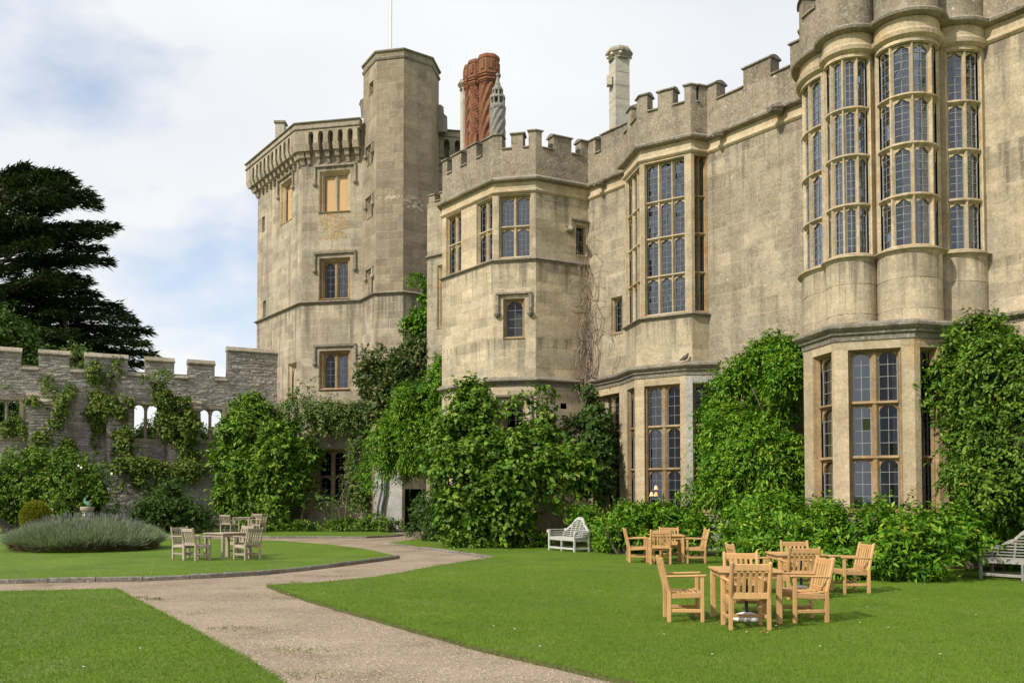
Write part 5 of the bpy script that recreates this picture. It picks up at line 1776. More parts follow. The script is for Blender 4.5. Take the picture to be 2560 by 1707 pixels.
ivy('ivy draped over the leftmost sloping buttress cap and down its right side', [[(60, 985, 10), (75, 1005, 12), (110, 1005, 12), (140, 1000, 14)], [(140, 1000, 16), (135, 1050, 14), (130, 1085, 8)], [(100, 1100, 16), (80, 1150, 20)], [(165, 1110, 12), (170, 1150, 14)], [(172, 985, 10), (178, 1020, 10)]], buD, 800)
ivy('thick ivy column on the middle buttress left of the two-light opening', [[(275, 1005, 14), (290, 1020, 18), (300, 1060, 14)], [(320, 1010, 9), (318, 1070, 14), (310, 1120, 18), (300, 1160, 22)], [(345, 1120, 10), (330, 1150, 14)]], buD, 1100)
ivy('dense ivy mantle covering the buttress between the two open windows', [[(365, 950, 9), (385, 975, 10)], [(400, 945, 8), (405, 990, 16), (420, 1005, 20), (460, 1012, 26), (492, 1003, 8)], [(430, 1035, 34), (455, 1070, 34), (460, 1110, 26), (475, 1150, 16)], [(484, 1030, 10), (484, 1100, 8), (484, 1160, 10)], [(425, 930, 4), (412, 960, 7)]], lambda x, y: buD(x, y) - 0.05, 3000)
ivy('trailing yellow green creeper hanging over the ledge of the terrace wall', [[(300, 1163, 12), (380, 1170, 16), (450, 1172, 14), (515, 1168, 10)], [(385, 1180, 18), (395, 1215, 20), (400, 1235, 14)], [(345, 1190, 12), (350, 1215, 8)], [(460, 1185, 12), (455, 1210, 12)], [(310, 1200, 8), (318, 1215, 6)]], lwD, 1500)
ivy('small grass tufts and creeper growing on the curtain wall left part under the first crenel', [[(10, 970, 12), (25, 965, 8)], [(115, 968, 18), (135, 966, 16)], [(10, 1070, 14), (50, 1070, 22), (60, 1090, 18)], [(170, 978, 12), (185, 985, 10)]], cwD, 520, ll=0.16, lw=0.05, name='wall_weeds')
plant('hanging_branches', 'loose leafy shrub growing on the curtain wall beside the tower corner above the lime shrub', 'shrub',
      along([(600, 1010, 14), (640, 1005, 18), (680, 1035, 18), (600, 1030, 22), (690, 1050, 14)], 48.6, 1.0, 0.4), 700, 7, 0.2, 0.09, 'l_lime', 0.35, 0.4)
# rose climber over the tower's ground window
plant('rose_climber', 'dusty green climbing rose trained over the top of the dark ground-floor tower window', 'climber',
      along([(735, 1010, 22), (765, 975, 14), (760, 950, 6)], 47.2, 1.0, 0.35) + along([(745, 1020, 28), (800, 1050, 34), (860, 1055, 34), (915, 1040, 36), (930, 1080, 30)], 47.0, 1.0, 0.45) + along([(915, 1090, 20), (895, 1160, 20), (880, 1220, 24), (905, 1280, 16)], 46.8, 1.0, 0.3) + along([(760, 1230, 14), (830, 1262, 14), (880, 1255, 18)], 47.0, 1.0, 0.3),
      2300, 8, 0.15, 0.08, 'l_rose', 0.4, 0.3, stem_mat='dead_stem',
      stems=[([at(860, 1310, 46.9), at(868, 1240, 46.9), at(890, 1150, 46.9), at(915, 1060, 46.9)], 0.03), ([at(850, 1310, 46.9), at(845, 1260, 46.9), at(870, 1200, 46.9)], 0.025), ([at(752, 1310, 47), at(760, 1260, 47.0), at(830, 1255, 47)], 0.03), ([at(930, 1300, 46.4), at(935, 1250, 46.4), at(925, 1150, 46.5), at(930, 1060, 46.6)], 0.04), ([at(735, 1030, 47), at(810, 1060, 47), at(900, 1065, 46.9)], 0.03)])
plant('magnolia', 'tall glossy evergreen magnolia climbing the turret corner', 'tree',
      along([(945, 890, 18), (935, 930, 26), (955, 970, 34), (945, 1020, 36), (935, 1060, 28)], 45.2, 1.0, 0.7) + along([(990, 900, 20), (1005, 930, 36), (990, 980, 40), (960, 1030, 40)], 45.0, 1.0, 0.8) + along([(1075, 850, 28), (1060, 880, 30), (1030, 920, 36), (1050, 890, 34), (1085, 900, 26)], 44.5, 1.0, 0.8),
      2600, 7, 0.26, 0.10, 'l_magnolia', 0.4, 0.2, upw=0.6, stems=[([at(928, 1310, 46.6), at(940, 1150, 46.2), at(985, 1000, 45.3), at(1040, 900, 45)], [0.10, 0.09, 0.06, 0.03]), ([at(960, 1000, 45.3), at(945, 900, 45.3)], 0.03), ([at(990, 930, 45), at(1075, 870, 44.6)], 0.03)])
ivy('ivy tuft reaching up the turret beside the grey drainpipe', [[(1090, 715, 8), (1080, 745, 22), (1090, 790, 24), (1085, 830, 26)], [(1000, 815, 9), (1030, 812, 9), (1050, 822, 12)], [(1035, 700, 5), (1060, 706, 8), (1075, 715, 8)], [(1060, 780, 18), (1050, 840, 20)]], 44.6, 1500, 'l_wisteria', 0.16, 0.10, dep=0.3)
# wisteria mound
plant('wisteria', 'huge bright green wisteria mound hanging over the dark doorway', 'climber',
      [pblob(1130, 975, 62, 68, 39.5, 1.3), pblob(1075, 1030, 80, 80, 40, 1.4), pblob(1030, 1100, 85, 80, 40.4, 1.3), pblob(985, 1130, 50, 62, 41, 1.0), pblob(1090, 1120, 65, 70, 40, 1.2), pblob(948, 1180, 22, 42, 41.2, 0.6), pblob(1040, 1165, 28, 42, 40.8, 0.7), pblob(1010, 1060, 40, 50, 41, 0.8), pblob(1165, 930, 34, 30, 39.2, 0.8)],
      8600, 10, 0.15, 0.05, 'l_wisteria', 0.38, 0.5, upw=0.15, rough=0.2,
      stems=[([at(1105, 1320, 41), at(1100, 1200, 41), at(1115, 1080, 40.6), at(1110, 960, 40.2)], [0.09, 0.07, 0.05, 0.03]), ([at(1150, 1250, 40), at(1125, 1150, 39.6), at(1095, 1060, 39.2)], 0.035), ([at(1120, 1190, 39.3), at(1075, 1120, 39), at(1085, 1040, 38.8)], 0.02), ([at(1165, 1120, 38.7), at(1140, 1060, 38.5), at(1150, 1000, 38.3)], 0.02)])
plant('broad_leaved_shrub', 'tall spreading shrub with large round light green leaves below the octagonal bay tower', 'shrub',
      [pblob(1180, 1020, 36, 50, 33.0, 0.8), pblob(1160, 1090, 52, 62, 32.6, 1.0), pblob(1235, 1135, 55, 46, 31.8, 1.0), pblob(1315, 1140, 52, 46, 31.6, 1.0), pblob(1180, 1180, 72, 62, 31.6, 1.2), pblob(1290, 1190, 75, 50, 31.2, 1.1), pblob(1385, 1165, 58, 46, 31.2, 1.0), pblob(1430, 1185, 40, 48, 31.2, 0.8), pblob(1165, 1275, 56, 48, 31.6, 1.0), pblob(1250, 1300, 70, 40, 31.2, 1.0), pblob(1340, 1250, 50, 30, 30.8, 0.7), pblob(1350, 1090, 26, 30, 31.8, 0.5), pblob(1112, 1150, 32, 46, 32.4, 0.7), pblob(1205, 1010, 22, 36, 32.6, 0.5)],
      4600, 6, 0.205, 0.145, 'l_mid', 0.42, 0.3, upw=0.45, rough=0.22,
      stems=[([at(1340, 1040, 31.8), at(1345, 1000, 31.8), at(1352, 978, 31.8)], 0.015), ([at(1355, 1060, 31.8), at(1368, 1000, 31.7)], 0.012), ([at(1290, 1060, 31.8), at(1292, 1010, 31.8)], 0.012), ([at(1400, 1195, 31), at(1430, 1190, 30.4), at(1440, 1198, 30.2)], 0.02), ([at(1330, 1360, 30.5), at(1316, 1332, 30.4)], 0.02)] + stems_fan(at(1250, 1370, 32), at(1250, 1200, 32), 7, 1.6, 0.06))
plant('broad_leaf_shoots', 'thin upright young leafy shoots standing out above the broad-leaved shrub against the stone', 'shrub',
      along([(1350, 985, 7), (1345, 1020, 9), (1340, 1050, 12)], 31.7, 1.0, 0.15) + along([(1292, 1005, 9), (1296, 1040, 12)], 31.7, 1.0, 0.15) + along([(1372, 1010, 7), (1368, 1050, 10)], 31.7, 1.0, 0.15) + along([(1395, 1060, 8), (1380, 1080, 10)], 31.7, 1.0, 0.15), 60, 5, 0.2, 0.13, 'l_mid', 0.3, 0.2)
plant('doorway_yew', 'dark low evergreen clump beside the doorway under the wisteria', 'shrub', [pblob(1090, 1290, 50, 60, 36.5, 0.9), pblob(1120, 1330, 55, 38, 35.5, 0.9), pblob(1060, 1330, 25, 25, 37.5, 0.5)], 1300, 8, 0.13, 0.05, 'l_dark', 0.25, 0.2)
plant('ground_cover', 'low leafy ground cover along the edge of the lawn under the broad-leaved shrub', 'ground cover',
      along([(1110, 1355, 16), (1180, 1358, 15), (1260, 1360, 15), (1350, 1362, 15), (1370, 1362, 14)], 31.2, 1.0, 0.5, 12), 1200, 7, 0.13, 0.06, 'l_mid', 0.2, 0.1)
# inner corner: ivy below, dead vine above
plant('corner_ivy', 'dark ivy pillar in the corner between the octagonal tower and the first bay window', 'climber',
      along([(1466, 960, 12), (1470, 1000, 20), (1465, 1050, 34), (1485, 1110, 46), (1500, 1170, 40)], 32.8, 1.0, 0.3) + [pblob(1480, 1120, 45, 80, 32.3, 0.6), pblob(1505, 1180, 32, 60, 31.8, 0.5), pblob(1470, 1210, 40, 50, 31.8, 0.5)],
      2600, 7, 0.13, 0.08, 'l_dark', 0.25, 0.3)
t = thing('dead_vine', 'tangle of bare brown vine stems climbing the inner corner above the ivy', 'vine', at(1468, 1000, 33.3))
for k in range(20):
    x = 1466 + random.gauss(0, 9)
    y = 1010
    pts = []
    top = random.uniform(480, 900)
    dep = random.uniform(0.15, 0.4)
    while y > top:
        pts.append(at(x, y, D(fw1 if x > 1471 else f2c, x, y, dep)))
        y -= random.uniform(18, 40)
        x += random.gauss(0, 9) + (1464 - x) * 0.16
    if len(pts) > 2:
        mb = MB()
        mb.tube(pts, [0.017 * (1 - i / len(pts)) + 0.006 for i in range(len(pts))], 4)
        mb.build('stem', M['dead_stem'], t)
for k in range(60):
    y = random.uniform(520, 980)
    x = 1466 + random.gauss(0, 10)
    s = random.choice((-1, -1, 1))
    pts = []
    for i in range(random.randint(3, 6)):
        pts.append(at(x, y, D(fw1 if x > 1471 else f2c, x, y, 0.10 + 0.1 * random.random())))
        x += s * random.uniform(4, 16)
        y += random.uniform(-14, 8)
    mb = MB()
    mb.tube(pts, 0.008, 3)
    mb.build('twig', M['dead_stem'], t)
mb = MB()
for (x, y) in ((1472, 755), (1470, 850), (1476, 940)):
    for k in range(10):
        a, b = random.gauss(0, 12), random.gauss(0, 14)
        mb.tube([at(x + a, y + b, 32.6), at(x + a + random.gauss(0, 12), y + b + random.gauss(0, 16), 32.5)], 0.016, 4)
mb.build('tangle', M['bark'], t)
# shrubs under and between the bay windows
plant('laurel_clump', 'light green low shrub directly behind the white bench', 'shrub',
      [pblob(1545, 1328, 36, 32, 28.6, 0.6), pblob(1590, 1318, 50, 40, 28.0, 0.9), pblob(1655, 1322, 52, 32, 27.4, 0.8), pblob(1512, 1348, 16, 18, 29.6, 0.3), pblob(1570, 1352, 44, 22, 27.8, 0.6), pblob(1730, 1328, 40, 32, 27.0, 0.6), pblob(1465, 1300, 20, 18, 30.2, 0.4)],
      3000, 9, 0.16, 0.055, 'l_wisteria', 0.3, 0.2, upw=0.5, stems=stems_fan(at(1560, 1385, 27.2), at(1560, 1330, 27.2), 4, 0.8))
plant('wisteria', 'tall wall of wisteria foliage between the two great bay windows', 'climber',
      [pblob(1930, 898, 76, 42, 27.0, 0.7), pblob(1978, 930, 40, 56, 25.9, 0.5), pblob(1845, 962, 56, 46, 27.6, 0.8), pblob(1802, 1030, 36, 46, 27.8, 0.7), pblob(1850, 1085, 70, 55, 27, 1.0), pblob(1812, 1130, 44, 70, 27.2, 1.0), pblob(1880, 1150, 85, 90, 26.4, 1.1), pblob(1950, 1200, 60, 90, 25.8, 0.8), pblob(1795, 1220, 55, 60, 27, 1.0), pblob(1880, 1250, 90, 60, 26.2, 1.0), pblob(1998, 1160, 14, 80, 25.4, 0.3), pblob(1945, 1005, 26, 50, 26.5, 0.2), pblob(1915, 1040, 30, 40, 26.9, 0.2)],
      8600, 10, 0.135, 0.048, 'l_wisteria', 0.34, 0.45, upw=0.2, rough=0.22,
      stems=[([at(1905, 1330, 27), at(1910, 1200, 27), at(1915, 1050, 27.2), at(1880, 940, 27.3)], [0.09, 0.08, 0.05, 0.03]), ([at(1880, 970, 26.6), at(1900, 1010, 26.4), at(1915, 1045, 26.3)], 0.02), ([at(1910, 985, 26.2), at(1895, 1010, 26.3)], 0.015)])
plant('laurel_hedge', 'long light green leafy shrub bank in front of the right great bay window', 'shrub',
      [pblob(1868, 1318, 52, 45, 24.2, 0.7), pblob(1935, 1310, 66, 48, 22.0, 0.8), pblob(2010, 1325, 60, 40, 20.9, 0.8), pblob(2110, 1352, 75, 44, 20.0, 0.9), pblob(2200, 1345, 75, 48, 19.6, 0.9), pblob(2290, 1338, 70, 50, 19.5, 0.8), pblob(2370, 1345, 56, 48, 20.0, 0.8), pblob(2060, 1375, 90, 40, 20.2, 0.8), pblob(2170, 1390, 90, 36, 19.4, 0.7), pblob(2270, 1392, 70, 34, 19.0, 0.6), pblob(1885, 1352, 55, 36, 23.4, 0.6), pblob(2450, 1330, 60, 66, 21.2, 0.6), pblob(1960, 1370, 70, 34, 21, 0.7), pblob(2540, 1340, 70, 70, 21.6, 0.5)],
      6400, 9, 0.15, 0.055, 'l_wisteria', 0.30, 0.25, upw=0.5, rough=0.28, stems=stems_fan(at(2100, 1425, 20), at(2100, 1350, 20), 5, 1.0, 0.03) + stems_fan(at(2280, 1425, 19.4), at(2280, 1350, 19.4), 5, 1.0, 0.03))
plant('wisteria', 'dark wisteria and ivy mass covering the wall right of the great bay window', 'climber',
      [pblob(2430, 860, 70, 62, 21.4, 0.5), pblob(2500, 900, 80, 60, 20.6, 0.6), pblob(2580, 930, 80, 90, 19.8, 0.6), pblob(2380, 935, 50, 60, 21.8, 0.5), pblob(2450, 980, 70, 60, 21.0, 0.7), pblob(2410, 1060, 60, 50, 21.2, 0.5), pblob(2490, 1090, 90, 80, 20.6, 0.7), pblob(2570, 1120, 90, 110, 19.9, 0.7), pblob(2430, 1150, 60, 70, 21.0, 0.5), pblob(2500, 1210, 90, 80, 20.4, 0.7), pblob(2410, 1240, 50, 60, 21.0, 0.5), pblob(2580, 1240, 80, 80, 20.8, 0.5), pblob(2650, 1050, 90, 200, 19.6, 0.7), pblob(2345, 985, 26, 40, 21.7, 0.3)],
      7200, 9, 0.125, 0.055, 'l_mid', 0.3, 0.4, upw=0.2, rough=0.22,
      stems=[([at(2470, 1400, 20.9), at(2465, 1200, 20.9), at(2480, 1000, 20.9), at(2440, 860, 21)], [0.09, 0.08, 0.05, 0.03])])
plant('border_plants', 'low bright green perennials in the narrow bed at the foot of the tower', 'plants',
      along([(360, 1321, 8), (460, 1322, 8), (560, 1322, 8), (690, 1322, 8), (790, 1322, 9), (850, 1320, 11), (900, 1316, 15), (950, 1316, 17), (985, 1322, 14), (1010, 1330, 9)], 45.2, 1.0, 0.4, 9), 1100, 7, 0.16, 0.06, 'l_lime', 0.2, 0.2, upw=0.7)

# --- lavender bed, topiary, sundial
lc = Vector((at(214, 1380, 29.9).x, 29.9, 0))
t = thing('lavender_bed', 'wide round bed of grey green lavender with a dry woody skirt on the left lawn', 'lavender', lc)
n = 24000
a = rng.uniform(0, 2 * pi, n)
q = np.sqrt(rng.random(n))
hh = 0.98 * (1 - q ** 3.2 * 0.75) + 0.08 * np.sin(a * 5 + q * 7)
rx, ry = 2.14, 2.0
P = np.stack([lc.x + rx * q * np.cos(a), lc.y + ry * q * np.sin(a), hh * 0.60], 1)
O = np.stack([q * np.cos(a) * 0.9, q * np.sin(a) * 0.9, np.full(n, 0.9)], 1)
dr = O + rng.normal(size=(n, 3)) * 0.22
leaf_mesh('foliage', P, dr, unit(n), rng.uniform(0.25, 0.5, n) * np.maximum(hh, 0.5), np.full(n, 0.014), M['l_lavender'], t, kind='stuff')
P2 = P + dr * 0.2
leaf_mesh('foliage', P2 - np.array([0, 0, 0.1]), dr + rng.normal(size=(n, 3)) * 0.3, unit(n), rng.uniform(0.2, 0.4, n), np.full(n, 0.014), M['l_lavender'], t, kind='stuff')
m = 6000
a = rng.uniform(0, 2 * pi, m)
q = rng.uniform(0.86, 1.0, m)
P = np.stack([lc.x + rx * q * np.cos(a), lc.y + ry * q * np.sin(a), rng.uniform(0.02, 0.36, m)], 1)
O = np.stack([np.cos(a), np.sin(a), np.full(m, 0.5)], 1) + rng.normal(size=(m, 3)) * 0.4
leaf_mesh('dry_stems', P, O, unit(m), rng.uniform(0.15, 0.35, m), np.full(m, 0.025), M['l_lavender_dry'], t, kind='stuff')
m = 800
a = rng.uniform(0, 2 * pi, m)
q = np.sqrt(rng.random(m)) * 0.95
z = 0.98 * (1 - q ** 3.2 * 0.7)
P = np.stack([lc.x + rx * q * np.cos(a), lc.y + ry * q * np.sin(a), z + 0.05], 1)
dr = np.stack([np.cos(a) * q * 0.5, np.sin(a) * q * 0.5, np.ones(m)], 1) + rng.normal(size=(m, 3)) * 0.12
leaf_mesh('flower_spikes', P, dr, unit(m), rng.uniform(0.10, 0.28, m), np.full(m, 0.03), M['l_flower'], t, kind='stuff')
yc = at(88, 1290, 36)
yc = Vector((yc.x, yc.y, 0))
t = thing('topiary_yew', 'clipped golden yew dome behind the lavender bed at far left', 'topiary', yc)
n = 9000
d = unit(n)
d[:, 2] = np.abs(d[:, 2]) * np.where(rng.random(n) < 0.7, 1, -0.6)
P = np.array([yc.x, yc.y, 0.82]) + d * np.array([0.53, 0.53, 0.74]) * (1 - np.abs(rng.normal(0, 0.03, n)))[:, None]
leaf_mesh('foliage', P, d + rng.normal(size=(n, 3)) * 0.7, unit(n), rng.uniform(0.05, 0.10, n), np.full(n, 0.03), M['l_yew'], t, kind='stuff')
mb = MB()
mb.tube([(yc.x, yc.y, 0), (yc.x, yc.y, 0.8)], 0.06, 8)
mb.build('trunk', M['bark'], t)
mb = MB()
mb.lathe((yc.x, yc.y, 0), [(0.3, 0.2), (0.47, 0.55), (0.5, 0.85), (0.4, 1.25), (0.2, 1.48)], 16)
mb.build('shade_core', M['l_dark'], t)  # added dark core, so gaps in the clipped foliage read shaded

sc = Vector((at(218, 1270, 30.8).x, 30.8, 0))
t = thing('sundial', 'pale stone sundial pedestal with a square moulded top rising from the lavender', 'sundial', sc)
z1 = zat(1266, 30.8)
mb = MB()
mb.lathe(sc, [(0.26, 0), (0.26, 0.12), (0.16, 0.2), (0.13, 0.5), (0.15, z1 - 0.32), (0.13, z1 - 0.24), (0.17, z1 - 0.2)], 16)
mb.build('pedestal', M['grey_white'], t)
mb = MB()
mb.lathe(sc, [(0.17, z1 - 0.2), (0.19, z1 - 0.14), (0.22, z1 - 0.12), (0.23, z1 - 0.04), (0.22, z1), (0.05, z1)], 20)
mb.build('top', M['coping'], t)
ds = thing('dolphin_ornament', 'small green bronze dolphin ornament perched on the sundial top', 'ornament', sc + Vector((0, 0, z1)))
mb = MB()
b = sc + Vector((0, 0, z1))
mb.tube([b + Vector((0.10, 0, 0.02)), b + Vector((0.06, 0, 0.07)), b + Vector((-0.01, 0, 0.12)), b + Vector((-0.08, 0, 0.17)), b + Vector((-0.09, 0, 0.25)), b + Vector((-0.05, 0, 0.31))], [0.03, 0.06, 0.065, 0.05, 0.03, 0.015], 10)
mb.build('body', M['verdigris'], ds, smooth=True)
mb = MB()
for e in (0.09, -0.09):
    p = b + Vector((-0.05, 0, 0.31))
    mb.hexa([p + Vector((0, 0, -0.01)), p + Vector((0.02, 0, -0.01)), p + Vector((0.06, e * 0.7, 0.06)), p + Vector((0.02, e, 0.05)), p + Vector((0, 0, 0.01)), p + Vector((0.02, 0, 0.01)), p + Vector((0.06, e * 0.7, 0.075)), p + Vector((0.02, e, 0.065))])
mb.hexa([b + Vector((x, y, z)) for x, y, z in ((-0.02, -0.01, 0.14), (0.05, -0.01, 0.10), (0.05, 0.01, 0.10), (-0.02, 0.01, 0.14), (0.08, -0.005, 0.19), (0.09, -0.005, 0.17), (0.09, 0.005, 0.17), (0.08, 0.005, 0.19))])
mb.build('fins', M['verdigris'], ds)

# ------------------------------------------------------------------ trees beyond the wall
def cedar():
    D0 = 66.0
    b = at(-70, 1000, D0)
    base = Vector((b.x, b.y, 0))
    t = thing('cedar_tree', 'huge dark cedar with flat spreading tiers behind the curtain wall at left', 'cedar', base)
    mb = MB()
    ztop = zat(440, D0)
    mb.tube([base, base + Vector((0.3, 0, 8)), base + Vector((0.2, 0, 16)), base + Vector((0.4, 0, ztop))], [1.1, 0.95, 0.6, 0.1], 10)
    mb.build('trunk', M['bark'], t)
    tips = [(70, 418, 0), (165, 435, 0), (185, 452, -1), (120, 430, 1), (240, 500, 0), (250, 515, 1), (225, 480, -1), (292, 565, 0), (270, 575, -1), (240, 590, 1), (255, 620, 0), (275, 652, 0), (230, 640, -1), (200, 655, 1), (190, 690, 0), (225, 700, 0), (210, 715, 1), (245, 735, 0), (230, 750, -1), (300, 765, 0), (325, 785, 1), (335, 800, -1), (375, 828, 0), (340, 840, 1), (365, 858, -1), (385, 885, 0), (340, 880, 1), (355, 910, 0), (300, 905, -1), (260, 870, 1), (210, 880, 0), (150, 910, 0), (330, 930, 0), (290, 850, 0)]
    for k in range(70):
        tips.append((random.uniform(-60, 200), random.uniform(440, 930), random.choice((-2.4, -1.6, -0.9, 0.4, 1.6))))
    for k in range(20):
        tips.append((random.uniform(-400, -130), random.uniform(430, 930), random.uniform(-2, 2)))
    B, Dr, Nr, L, Wd = [], [], [], [], []
    for x, y, dy in tips:
        tip = at(x, y, D0 + dy * 2.6)
        st = Vector((base.x + 0.3, base.y, max(min(tip.z - random.uniform(0.2, 2.2), ztop - 1), 3)))
        ln = (tip - st).length
        n = 9
        pts = []
        for i in range(n + 1):
            s = i / n
            p = st.lerp(tip, s)
            p.z += sin(s * pi) * ln * 0.06
            pts.append(p)
        mb = MB()
        mb.tube(pts, [0.22 * (1 - i / n) + 0.03 for i in range(n + 1)], 5)
        mb.build('branch', M['bark'], t)
        out = np.array((tip - st).normalized())
        sd = np.cross(out, [0, 0, 1.0])
        sd /= max(np.linalg.norm(sd), 1e-6)
        m = int(260 + ln * 62)
        s = rng.uniform(0.25, 1.0, m) ** 0.7
        s = np.clip(s, 0, 1)
        half = (0.25 + 1.5 * (1 - s) ** 0.6 * min(1, ln / 8)) 
        v = rng.uniform(-1, 1, m)
        pa = np.array([list(p) for p in pts])
        idx = np.clip((s * n).astype(int), 0, n - 1)
        fr = (s * n - idx)[:, None]
        cen = pa[idx] * (1 - fr) + pa[idx + 1] * fr
        P = cen + sd * (v * half)[:, None] + np.stack([np.zeros(m), np.zeros(m), rng.normal(0, 0.13, m) - 0.28 * np.abs(v) * half], 1)
        B.append(P)
        Dr.append(out * 0.9 + sd * (v * 0.9)[:, None] + rng.normal(size=(m, 3)) * 0.25 + np.array([0, 0, -0.12]))
        Nr.append(np.array([0, 0, 1.0]) + rng.normal(size=(m, 3)) * 0.35)
        L.append(rng.uniform(0.3, 0.75, m))
        Wd.append(rng.uniform(0.08, 0.17, m))
    leaf_mesh('needles', *[np.concatenate(q) for q in (B, Dr, Nr, L, Wd)], M['l_cedar'], t, kind='stuff')
    mb = MB()
    mb.tube([at(160, 800, 64), at(185, 860, 63.6), at(192, 920, 63.4)], [0.18, 0.15, 0.2], 6)
    mb.build('branch', M['bark'], t)
cedar()
def round_tree(label, blobs, n, mat, D0, x, leafl=0.3):
    b = at(x, 1000, D0)
    plant('tree', label, 'tree', blobs, n, 6, leafl, leafl * 0.5, mat, 0.6, 0.3, loc=(b.x, b.y, 0), rough=0.25, stems=[([(b.x, b.y, 0), (b.x, b.y, 4), (b.x + 0.2, b.y, 7)], [0.25, 0.2, 0.08])], zmin=1.5)
round_tree('mid green leafy tree rising behind the first crenel of the curtain wall', [pblob(20, 850, 50, 55, 54, 1.8), pblob(60, 890, 45, 50, 54, 1.6), pblob(-30, 820, 50, 50, 54, 1.8), pblob(80, 920, 30, 35, 53.6, 1.0), pblob(20, 930, 70, 60, 54, 1.5)], 1700, 'l_tree', 54, 10)
round_tree('pale grey green bush showing in the crenel beside the third merlon', [pblob(192, 905, 22, 18, 51.5, 0.5), pblob(205, 895, 12, 12, 51.5, 0.4)], 160, 'l_rose', 51.5, 195, 0.2)
round_tree('distant small tree seen through the open right-hand window of the curtain wall', [pblob(505, 1095, 22, 22, 75, 1.5), pblob(545, 1105, 24, 18, 75, 1.4), pblob(520, 1130, 50, 25, 75, 2)], 420, 'l_rose', 75, 520, 0.3)
round_tree('distant grey green tree low in the middle window opening of the curtain wall', [pblob(385, 1085, 25, 22, 75, 1.5), pblob(350, 1100, 25, 20, 75, 1.5)], 420, 'l_rose', 75, 370, 0.3)
round_tree('dark tree crown filling the leftmost window opening of the curtain wall', [pblob(10, 1040, 60, 60, 58, 2), pblob(60, 1060, 40, 50, 58, 2)], 900, 'l_dark', 58, 20)

# ------------------------------------------------------------------ garden furniture
def rbar(name, p, q, w, h, mat, parent, bev=0.006, up=(0, 0, 1), **kw):
    """A bevelled bar from p to q, w wide and h high across."""
    p, q = Vector(p), Vector(q)
    d = (q - p)
    l = d.length
    d.normalize()
    u = Vector(up)
    s = d.cross(u)
    if s.length < 1e-4:
        s = Vector((1, 0, 0)) if abs(d.z) > 0.9 else Vector((0, 0, 1))
    s.normalize()
    v = s.cross(d)
    bm = bmesh.new()
    bmesh.ops.create_cube(bm, size=1.0)
    bmesh.ops.scale(bm, vec=(w, l, h), verts=bm.verts)
    bmesh.ops.bevel(bm, geom=bm.edges[:], offset=min(bev, w * 0.4, h * 0.4), segments=1, affect='EDGES')
    R = Matrix((s, d, v)).transposed().to_4x4()
    bmesh.ops.transform(bm, matrix=R, verts=bm.verts)
    me = bpy.data.meshes.new(name)
    bm.to_mesh(me)
    bm.free()
    me.materials.append(mat)
    return link_mesh(name, me, parent, (p + q) / 2, **kw)
def make_chair(mat, label):
    t = thing('garden_chair', label, 'chair')
    w, dp, H, sh = 0.50, 0.46, 0.90, 0.42                # between leg centres; faces +Y
    for s in (-1, 1):
        x = s * w / 2
        rbar('front_leg', (x, dp / 2, 0), (x, dp / 2, 0.625), 0.05, 0.05, mat, t)
        rbar('rear_leg', (x, -dp / 2, 0), (x, -dp / 2, sh + 0.02), 0.05, 0.055, mat, t)
        o = rbar('back_post', (x, -dp / 2, sh), (x, -dp / 2 - 0.11, H), 0.05, 0.055, mat, t, 0.016)
        rbar('arm', (x, -dp / 2 - 0.05, 0.632), (x, dp / 2 + 0.06, 0.648), 0.058, 0.032, mat, t, 0.012)
        rbar('side_rail', (x, -dp / 2, sh - 0.06), (x, dp / 2, sh - 0.04), 0.03, 0.075, mat, t)
        rbar('stretcher', (x, -dp / 2, 0.16), (x, dp / 2, 0.16), 0.026, 0.05, mat, t)
    rbar('front_rail', (-w / 2, dp / 2, sh - 0.045), (w / 2, dp / 2, sh - 0.045), 0.03, 0.075, mat, t)
    rbar('rear_rail', (-w / 2, -dp / 2 - 0.005, sh + 0.03), (w / 2, -dp / 2 - 0.005, sh + 0.03), 0.028, 0.085, mat, t)
    rbar('cross_stretcher', (-w / 2, 0, 0.16), (w / 2, 0, 0.16), 0.026, 0.045, mat, t)
    rbar('top_rail', (-w / 2, -dp / 2 - 0.093, H - 0.075), (w / 2, -dp / 2 - 0.093, H - 0.075), 0.028, 0.095, mat, t, 0.01)
    for k in range(6):
        y = -dp / 2 + 0.055 + k * (dp - 0.06) / 5.4
        z = sh + 0.004 - 0.018 * sin(pi * (k + 0.5) / 6)
        rbar('seat_slat', (-w / 2 + 0.02, y, z), (w / 2 - 0.02, y, z), 0.058, 0.018, mat, t, 0.004)
    for k in range(5):
        x = -w / 2 + 0.095 + k * (w - 0.19) / 4
        rbar('back_slat', (x, -dp / 2 - 0.008, sh + 0.06), (x, -dp / 2 - 0.085, H - 0.11), 0.042, 0.016, mat, t, 0.003, up=(0, -1, 0.15))
    return t
def make_table(mat, label, s=0.88, H=0.73, s2=None):
    s2 = s2 or s
    t = thing('garden_table', label, 'table')
    n = 8
    for k in range(n):
        y = -s2 / 2 + s2 * (k + 0.5) / n
        rbar('top_board', (-s / 2, y, H - 0.016), (s / 2, y, H - 0.016), s2 / n - 0.005, 0.03, mat, t, 0.004)
    h = 0.06
    for sx in (-1, 1):
        for sy in (-1, 1):
            rbar('leg', (sx * (s / 2 - h), sy * (s2 / 2 - h), 0), (sx * (s / 2 - h), sy * (s2 / 2 - h), H - 0.032), 0.07, 0.07, mat, t)
        rbar('apron', (sx * (s / 2 - h), -s2 / 2 + h, H - 0.075), (sx * (s / 2 - h), s2 / 2 - h, H - 0.075), 0.025, 0.08, mat, t)
        rbar('apron', (-s / 2 + h, sx * (s2 / 2 - h), H - 0.075), (s / 2 - h, sx * (s2 / 2 - h), H - 0.075), 0.025, 0.08, mat, t)
    return t
